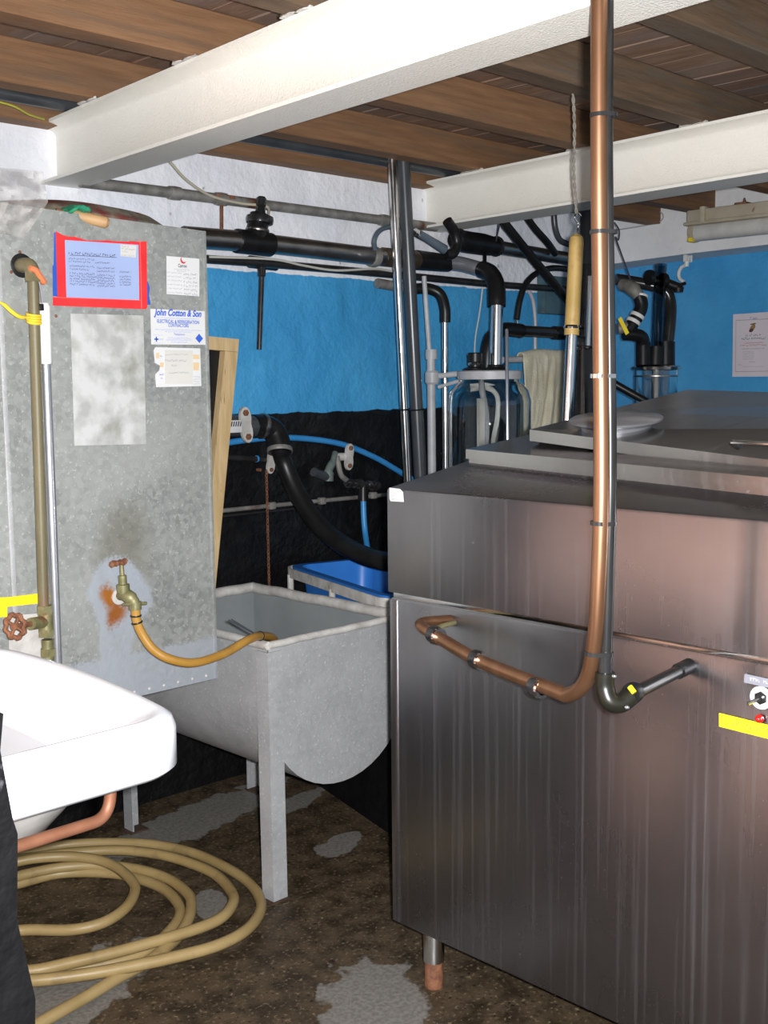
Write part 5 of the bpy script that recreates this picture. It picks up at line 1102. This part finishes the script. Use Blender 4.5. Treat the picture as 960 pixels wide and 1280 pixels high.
MB().tube(spline([at2(780, 417, -.1), at2(792, 418, -.09), at2(802, 422, -.07), at2(804, 432, -.05)], 5), .031, 14).build('rubber_elbow', M_BLACK, vb)
tag(MB().tube([P(733, 462, Y=2.74), at2(765, 478, -.3), at2(790, 492, -.3), at2(815, 506, -.3), at2(850, 520, -.3)], .017, 12).build('drain_hose', M_BLACK), 'black hose sloping down behind the tank lid near the corner', 'hose')
cs = thing('string', at2(790, 355), 'thin black cord loop hanging from the lintel to the corner pipes', 'string')
MB().tube(spline([at2(768, 278), at2(774, 288), at2(773, 300), at2(769, 296), at2(772, 305), at2(783, 335), at2(790, 358)], 5), .0035, 6).build('cord', M_INK, cs)
MB().tube([at2(770, 298), at2(793, 362)], .003, 6).build('cord', M_INK, cs)
# hook under lintel
hkx = 5.33
hk_ = thing('plastic_hook', P(858, 322, X=hkx), 'white hook fixed under the lintel in front of the blue wall', 'hook')
MB().bbox(P(855, 327, X=hkx) + Vector((-.02, -.01, -.0)), P(863, 319, X=hkx) + Vector((.03, .01, 0)), .003).build('plate', M_WHITEP, hk_)
MB().tube([P(859, 321, X=hkx), P(858, 333, X=hkx)], .012, 10).build('stem', M_WHITEP, hk_)
MB().tube(spline([P(859, 331, X=hkx), P(852, 334, X=hkx), P(848.5, 341, X=hkx), P(849.5, 348, X=hkx), P(855, 352.5, X=hkx)], 5), .009, 10).build('hook', M_WHITEP, hk_)

# ================================================================== FLUORESCENT FITTING
fx = 5.0
lpA = P(861, 276, X=fx); lpB = P(960, 257, X=fx); ldir = Vector((0, -1, 0)); zL = P(861, 277, X=fx).z
lamp = thing('fluorescent_fitting', Vector((fx, lpA.y - .7, zL)), 'grimy beige fluorescent batten hanging below the white lintel', 'light fitting')
y1L = P(861, 277, X=fx).y; y0L = y1L - 1.55
ztop = P(862, 264, X=fx).z; zmid = P(862, 279, X=fx).z; zbot = P(868, 301, X=fx).z
MB().bbox((fx - .03, y0L, zmid), (fx + .07, y1L - .005, ztop), .006).build('housing', M_BEIGE, lamp)
MB().bbox((fx - .045, y0L, zmid - .016), (fx + .085, y1L, zmid), .003).build('housing_lip', M_BEIGE, lamp)
MB().tube([(fx + .02, y0L, zbot + .038), (fx + .02, y1L - .03, zbot + .038)], .040, 20).build('diffuser', M_TUBE, lamp)
MB().tube([(fx + .02, y1L - .035, zbot + .040), (fx + .02, y1L - .008, zbot + .040)], [.046, .044], 20).build('end_cap', M_BEIGE, lamp)
lab(MB().bbox((fx - .03, y1L - .03, zbot - .006), (fx + .03, y1L - .012, zbot + .014), .003).build('yellow_clip', M_YEL, lamp), 'yellow retaining clip')
MB().bbox((fx - .05, P(884, 275, X=fx).y - .012, zmid - .01), (fx + .0, P(884, 275, X=fx).y + .014, ztop + .008), .003).build('toggle_clip', M_BEIGE, lamp)
hc = P(928, 255, X=fx)
MB().bbox((fx - .02, hc.y - .03, ztop - .002), (fx + .06, hc.y + .03, ztop + .01), .003).build('hanger_plate', M_RUST, lamp)
mb = MB()
zc_ = ztop + .012; k = 0
while zc_ < 2.322:
    lp = []
    for j in range(11):
        an = 2 * PI * j / 10; x_, z_ = .007 * math.cos(an), .013 * math.sin(an); lp.append(Vector((fx + .02, hc.y, min(zc_, 2.31))) + (Vector((x_, 0, z_)) if k % 2 else Vector((0, x_, z_))))
    mb.tube(lp, .0022, 5); zc_ += .019; k += 1
mb.build('chain', M_RUST, lamp)

# ================================================================== WALL POSTER
PX = WX - .012
ps = thing('poster', P(940, 470, X=PX), 'pinkish white printed certificate with border on the blue wall', 'poster')
def pp(px, py, l=0.0): return P(px, py, X=PX - l)
pr_ = pp(916.5, 393)
sw_ = (pp(960, 470) - pp(915, 471)).length
p00 = pp(915.5, 471); p01 = pp(916.5, 393); Wp = .245
sheet('paper', [p00, p00 + FR * Wp, p01 + FR * Wp + Vector((0, 0, .004)), p01], FN, M_PAPERP, ps)
bl0, bl1 = pp(919.3, 464.5, .0012), pp(920, 400.5, .0012); bw = Wp - .03
for a_, b2 in ((bl0, bl0 + FR * bw), (bl1, bl1 + FR * bw)): sheet('border_line', [a_ - FU * .0012, b2 - FU * .0012, b2 + FU * .0012, a_ + FU * .0012], FN, M_INKG, ps, .0003)
for s_ in (0, bw): sheet('border_line', [bl0 + FR * (s_ - .0008), bl0 + FR * (s_ + .0008), bl1 + FR * (s_ + .0008), bl1 + FR * (s_ - .0008)], FN, M_INKG, ps, .0003)
cxp = (pp(940.5, 430) - pp(915, 430)).length
ctr_ = lambda py: pp(940.5, py, .0014)
def blobp(nm, c, a_, b2, m, rot=0): sheet(nm, [c + FR * (a_ * math.cos(t_) * math.cos(rot) - b2 * math.sin(t_) * math.sin(rot)) + FU * (a_ * math.cos(t_) * math.sin(rot) + b2 * math.sin(t_) * math.cos(rot)) for t_ in [2 * PI * k / 14 for k in range(14)]], FN, m, ps, .0003)
blobp('emblem', ctr_(410), .022, .012, mat('tan_ink', (.32, .19, .07), rough=.6), .9); blobp('emblem_shade', pp(939, 413, .0018), .013, .009, mat('maroon_ink', (.10, .04, .05), rough=.6), .4); blobp('emblem_ribbon', pp(941.5, 405, .0018), .018, .004, mat('olive_ink', (.16, .13, .03), rough=.6), .15)
lo_ = p00 + FN * .0012
def prw(px0, px1, py, h): return ((pp(px0, py) - pp(915.5, py)).length, (pp(px1, py) - pp(915.5, py)).length, pp(915.5, py).z - p00.z, h)
print_lines([prw(931, 950, 421, .011), prw(926, 956, 425.3, .011), prw(927, 955, 437.3, .006)], lo_, FR, FU, mat('navy_ink', (.10, .11, .17), rough=.7), ps, seed=31)
print_lines([prw(929, 953, 430, .008), prw(925, 957, 433.3, .009)], lo_, FR, FU, mat('faded_red_ink', (.42, .10, .11), rough=.7), ps, seed=32)
print_lines([prw(928, 942, 440.5 + 1.9 * k, .004) for k in range(6)] + [prw(928, 955, 459, .004), prw(923, 927, 457, .006)] + [prw(936, 944, 453.5, .006)], lo_, FR, FU, M_INKG, ps, seed=33)
print_lines([prw(936, 945, 400, .010)], lo_, FR, FU, M_INKB, ps, seed=34)

# ================================================================== WASH BASIN, LEFT FOREGROUND
SX0, SX1, SY0, SY1, SZ = .34, 1.070, 1.548, 2.44, .950
sc = Vector(((SX0 + SX1) / 2, (SY0 + SY1) / 2, 0)); ux, uy = Vector((1, 0, 0)), Vector((0, 1, 0)); sa_, sb_ = (SX1 - SX0) / 2, (SY1 - SY0) / 2
bs = thing('wash_basin', (sc.x, sc.y, .80), 'white ceramic wash basin with deep rounded rim at lower left', 'basin')
def rg_(ins, z, r):
    o = []; a_, b2 = sa_ - ins, sb_ - ins
    for (sx_, sy_, st_, rc) in ((1, 1, 0, max(.26 - ins, r)), (-1, 1, 1, max(.26 - ins, r)), (-1, -1, 2, r), (1, -1, 3, r)):
        cxx, cyy = sx_ * (a_ - rc), sy_ * (b2 - rc)
        for k in range(15):
            an = st_ * PI / 2 + PI / 2 * k / 14; o.append([cxx + rc * math.cos(an), cyy + rc * math.sin(an)])
        if st_ == 3:
            for k in range(1, 9): o.append([a_, (cyy) + (b2 - max(.26 - ins, r) - cyy) * k / 9])
    for q in o:
        t_ = min(1, max(0, (q[1] + sb_) / (2 * sb_)))
        if q[0] > 0: q[0] += .045 * math.sin(PI * t_) * min(1, q[0] / a_)
    return [Vector((sc.x + q[0], sc.y + q[1], z)) for q in o]
rings_ = [rg_(.12, .853, .07), rg_(.05, .852, .07), rg_(.010, .8515, .075), rg_(0, .862, .075), rg_(0, .925, .075), rg_(.006, .942, .072), rg_(.018, .950, .068), rg_(.034, .947, .06), rg_(.050, .930, .08), rg_(.090, .885, .10), rg_(.155, .845, .12), rg_(.185, .79, .12), rg_(.215, .74, .10), rg_(.28, .722, .06)]
bz = loft(rings_, MB()).build('bowl_and_rim', M_CERAM, bs, smooth=60)
under = [rg_(.10, .8525, .10), rg_(.12, .80, .12), rg_(.165, .735, .12), rg_(.27, .705, .06)]
loft(under, MB()).build('bowl_underside', M_CERAMD, bs, smooth=60)
MB().lathe([(.024, 0), (.024, .006), (.016, .004)], (sc.x, sc.y, .722), (0, 0, 1), 20).build('waste_outlet', M_CHROME, bs)
MB().lathe([(.10, 0), (.095, .03), (.075, .10), (.07, .60), (.09, .72)], (.62, 1.95, 0), (0, 0, 1), 24).build('pedestal', M_CERAM, bs)
wp = thing('waste_pipe', P(90, 1040, Y=1.9), 'salmon coloured copper waste pipe bending under the basin', 'pipe')
wy_ = 1.68
MB().tube(bend([P(139, 960, Y=wy_), P(137, 1022, Y=wy_), P(15, 1060, Y=wy_ - .05), P(-70, 1085, Y=wy_ - .1)], .04, 8), .0105, 16).build('pipe', M_COPPAINT, wp)
MB().tube([P(139, 960, Y=wy_) + Vector((0, 0, -.012)), Vector((P(139, 960, Y=wy_).x, wy_, .852))], .0135, 14).build('collar', M_COPPAINT, wp)

# black pier at the left edge of view
pe = MB(); pxe = .573; vv = []
zs_ = [0, .25, .5, .72, .80, .9, 1.0, 1.02, 1.1, 1.14]
for k, z in enumerate(zs_):
    j_ = .006 * math.sin(k * 2.1) + (.003 if z < .9 else (-.004 if z < 1.01 else -.014))
    vv += [(pxe + j_, 1.165, z), (pxe + j_ + .004, 1.33, z), (.32, 1.33, z), (.32, 1.165, z)]
f = []
for i in range(len(zs_) - 1):
    for k in range(4): f.append((i * 4 + k, i * 4 + (k + 1) % 4, (i + 1) * 4 + (k + 1) % 4, (i + 1) * 4 + k))
f += [(0, 1, 2, 3), tuple(len(vv) - 4 + k for k in range(4))]
pe.add(vv, f); tag(pe.build('masonry_pier', M_BLACKW, smooth=0), 'rough black painted pier edge at the lower left corner', 'pier')

# ================================================================== COILED HOSE ON THE FLOOR
def cpx(x_, y_): return (x_ / 2.559, 780 + y_ / 2.559)
S1 = [(130, 722), (220, 705), (350, 699), (480, 704), (600, 727), (700, 767), (790, 822), (832, 880), (828, 930), (780, 985), (690, 1030), (560, 1065), (420, 1095), (280, 1120), (110, 1140)]
S2 = [(140, 742), (250, 730), (380, 724), (500, 736), (600, 762), (690, 802), (742, 860), (742, 900), (700, 945), (600, 985), (480, 1020), (350, 1055), (220, 1085), (110, 1108)]
S3 = [(75, 802), (200, 778), (330, 772), (450, 787), (540, 817), (600, 862), (612, 900), (600, 950), (560, 1010), (480, 1075), (380, 1130), (280, 1190), (130, 1275), (40, 1330)]
S4 = [(80, 825), (200, 797), (350, 797), (450, 817), (530, 852), (572, 900), (572, 940), (540, 985), (480, 1040), (400, 1072), (250, 1105), (120, 1130)]
S5 = [(70, 757), (200, 744), (300, 752), (370, 777), (422, 822), (430, 860), (400, 910), (330, 955), (230, 978), (95, 978)]
hr = .0155
def gpnt(q, z): return P(*cpx(*q), Z=z)
seq = []
def addstrand(S, z0_, z1_):
    for k, q in enumerate(S): t_ = k / (len(S) - 1); seq.append(gpnt(q, z0_ + (z1_ - z0_) * t_))
def loopback(z): 
    for q in ((-40, 1090), (-160, 1000), (-190, 900), (-110, 820), (0, 770)): seq.append(gpnt(q, z))
seq.append(gpnt((-150, 960), .017)); seq.append(gpnt((-20, 985), .017)); addstrand(S5[::-1], .017, .075); seq.append(gpnt((-60, 800), .06)); seq.append(gpnt((-140, 900), .045)); seq.append(gpnt((-110, 1040), .045)); seq.append(gpnt((0, 1110), .045))
addstrand(S2[::-1], .047, .045); seq.append(gpnt((20, 765), .03)); seq.append(gpnt((-120, 850), .02)); seq.append(gpnt((-170, 960), .02)); seq.append(gpnt((-110, 1060), .02)); seq.append(gpnt((0, 1125), .02))
addstrand(S4[::-1], .0165, .0165); seq.append(gpnt((-30, 860), .02)); seq.append(gpnt((-110, 950), .03)); seq.append(gpnt((-90, 1070), .045)); seq.append(gpnt((0, 1135), .045))
addstrand(S1[::-1], .046, .017); seq.append(gpnt((30, 748), .02)); seq.append(gpnt((-40, 790), .03)); seq.append(gpnt((-60, 830), .04)); seq.append(gpnt((0, 825), .04))
addstrand(S3, .040, .017)
fh = MB().tube(spline(seq, 6), hr, 12).build('floor_hose', M_HOSEF); tag(fh, 'tan rubber hose lying coiled on the concrete floor', 'hose')

# thin cable tacked across the lintel
lcx = LX - .006
tag(MB().tube(spline([P(758, 262, X=lcx), P(775, 255, X=lcx), P(800, 263, X=lcx), P(822, 264, X=lcx), P(829, 270, X=lcx), P(823, 278, X=lcx), P(800, 283, X=lcx), P(768, 288, X=lcx)], 6), .0035, 6).build('lintel_cable', M_LGREY), 'thin grey cable tacked in a loop across the white lintel', 'cable')
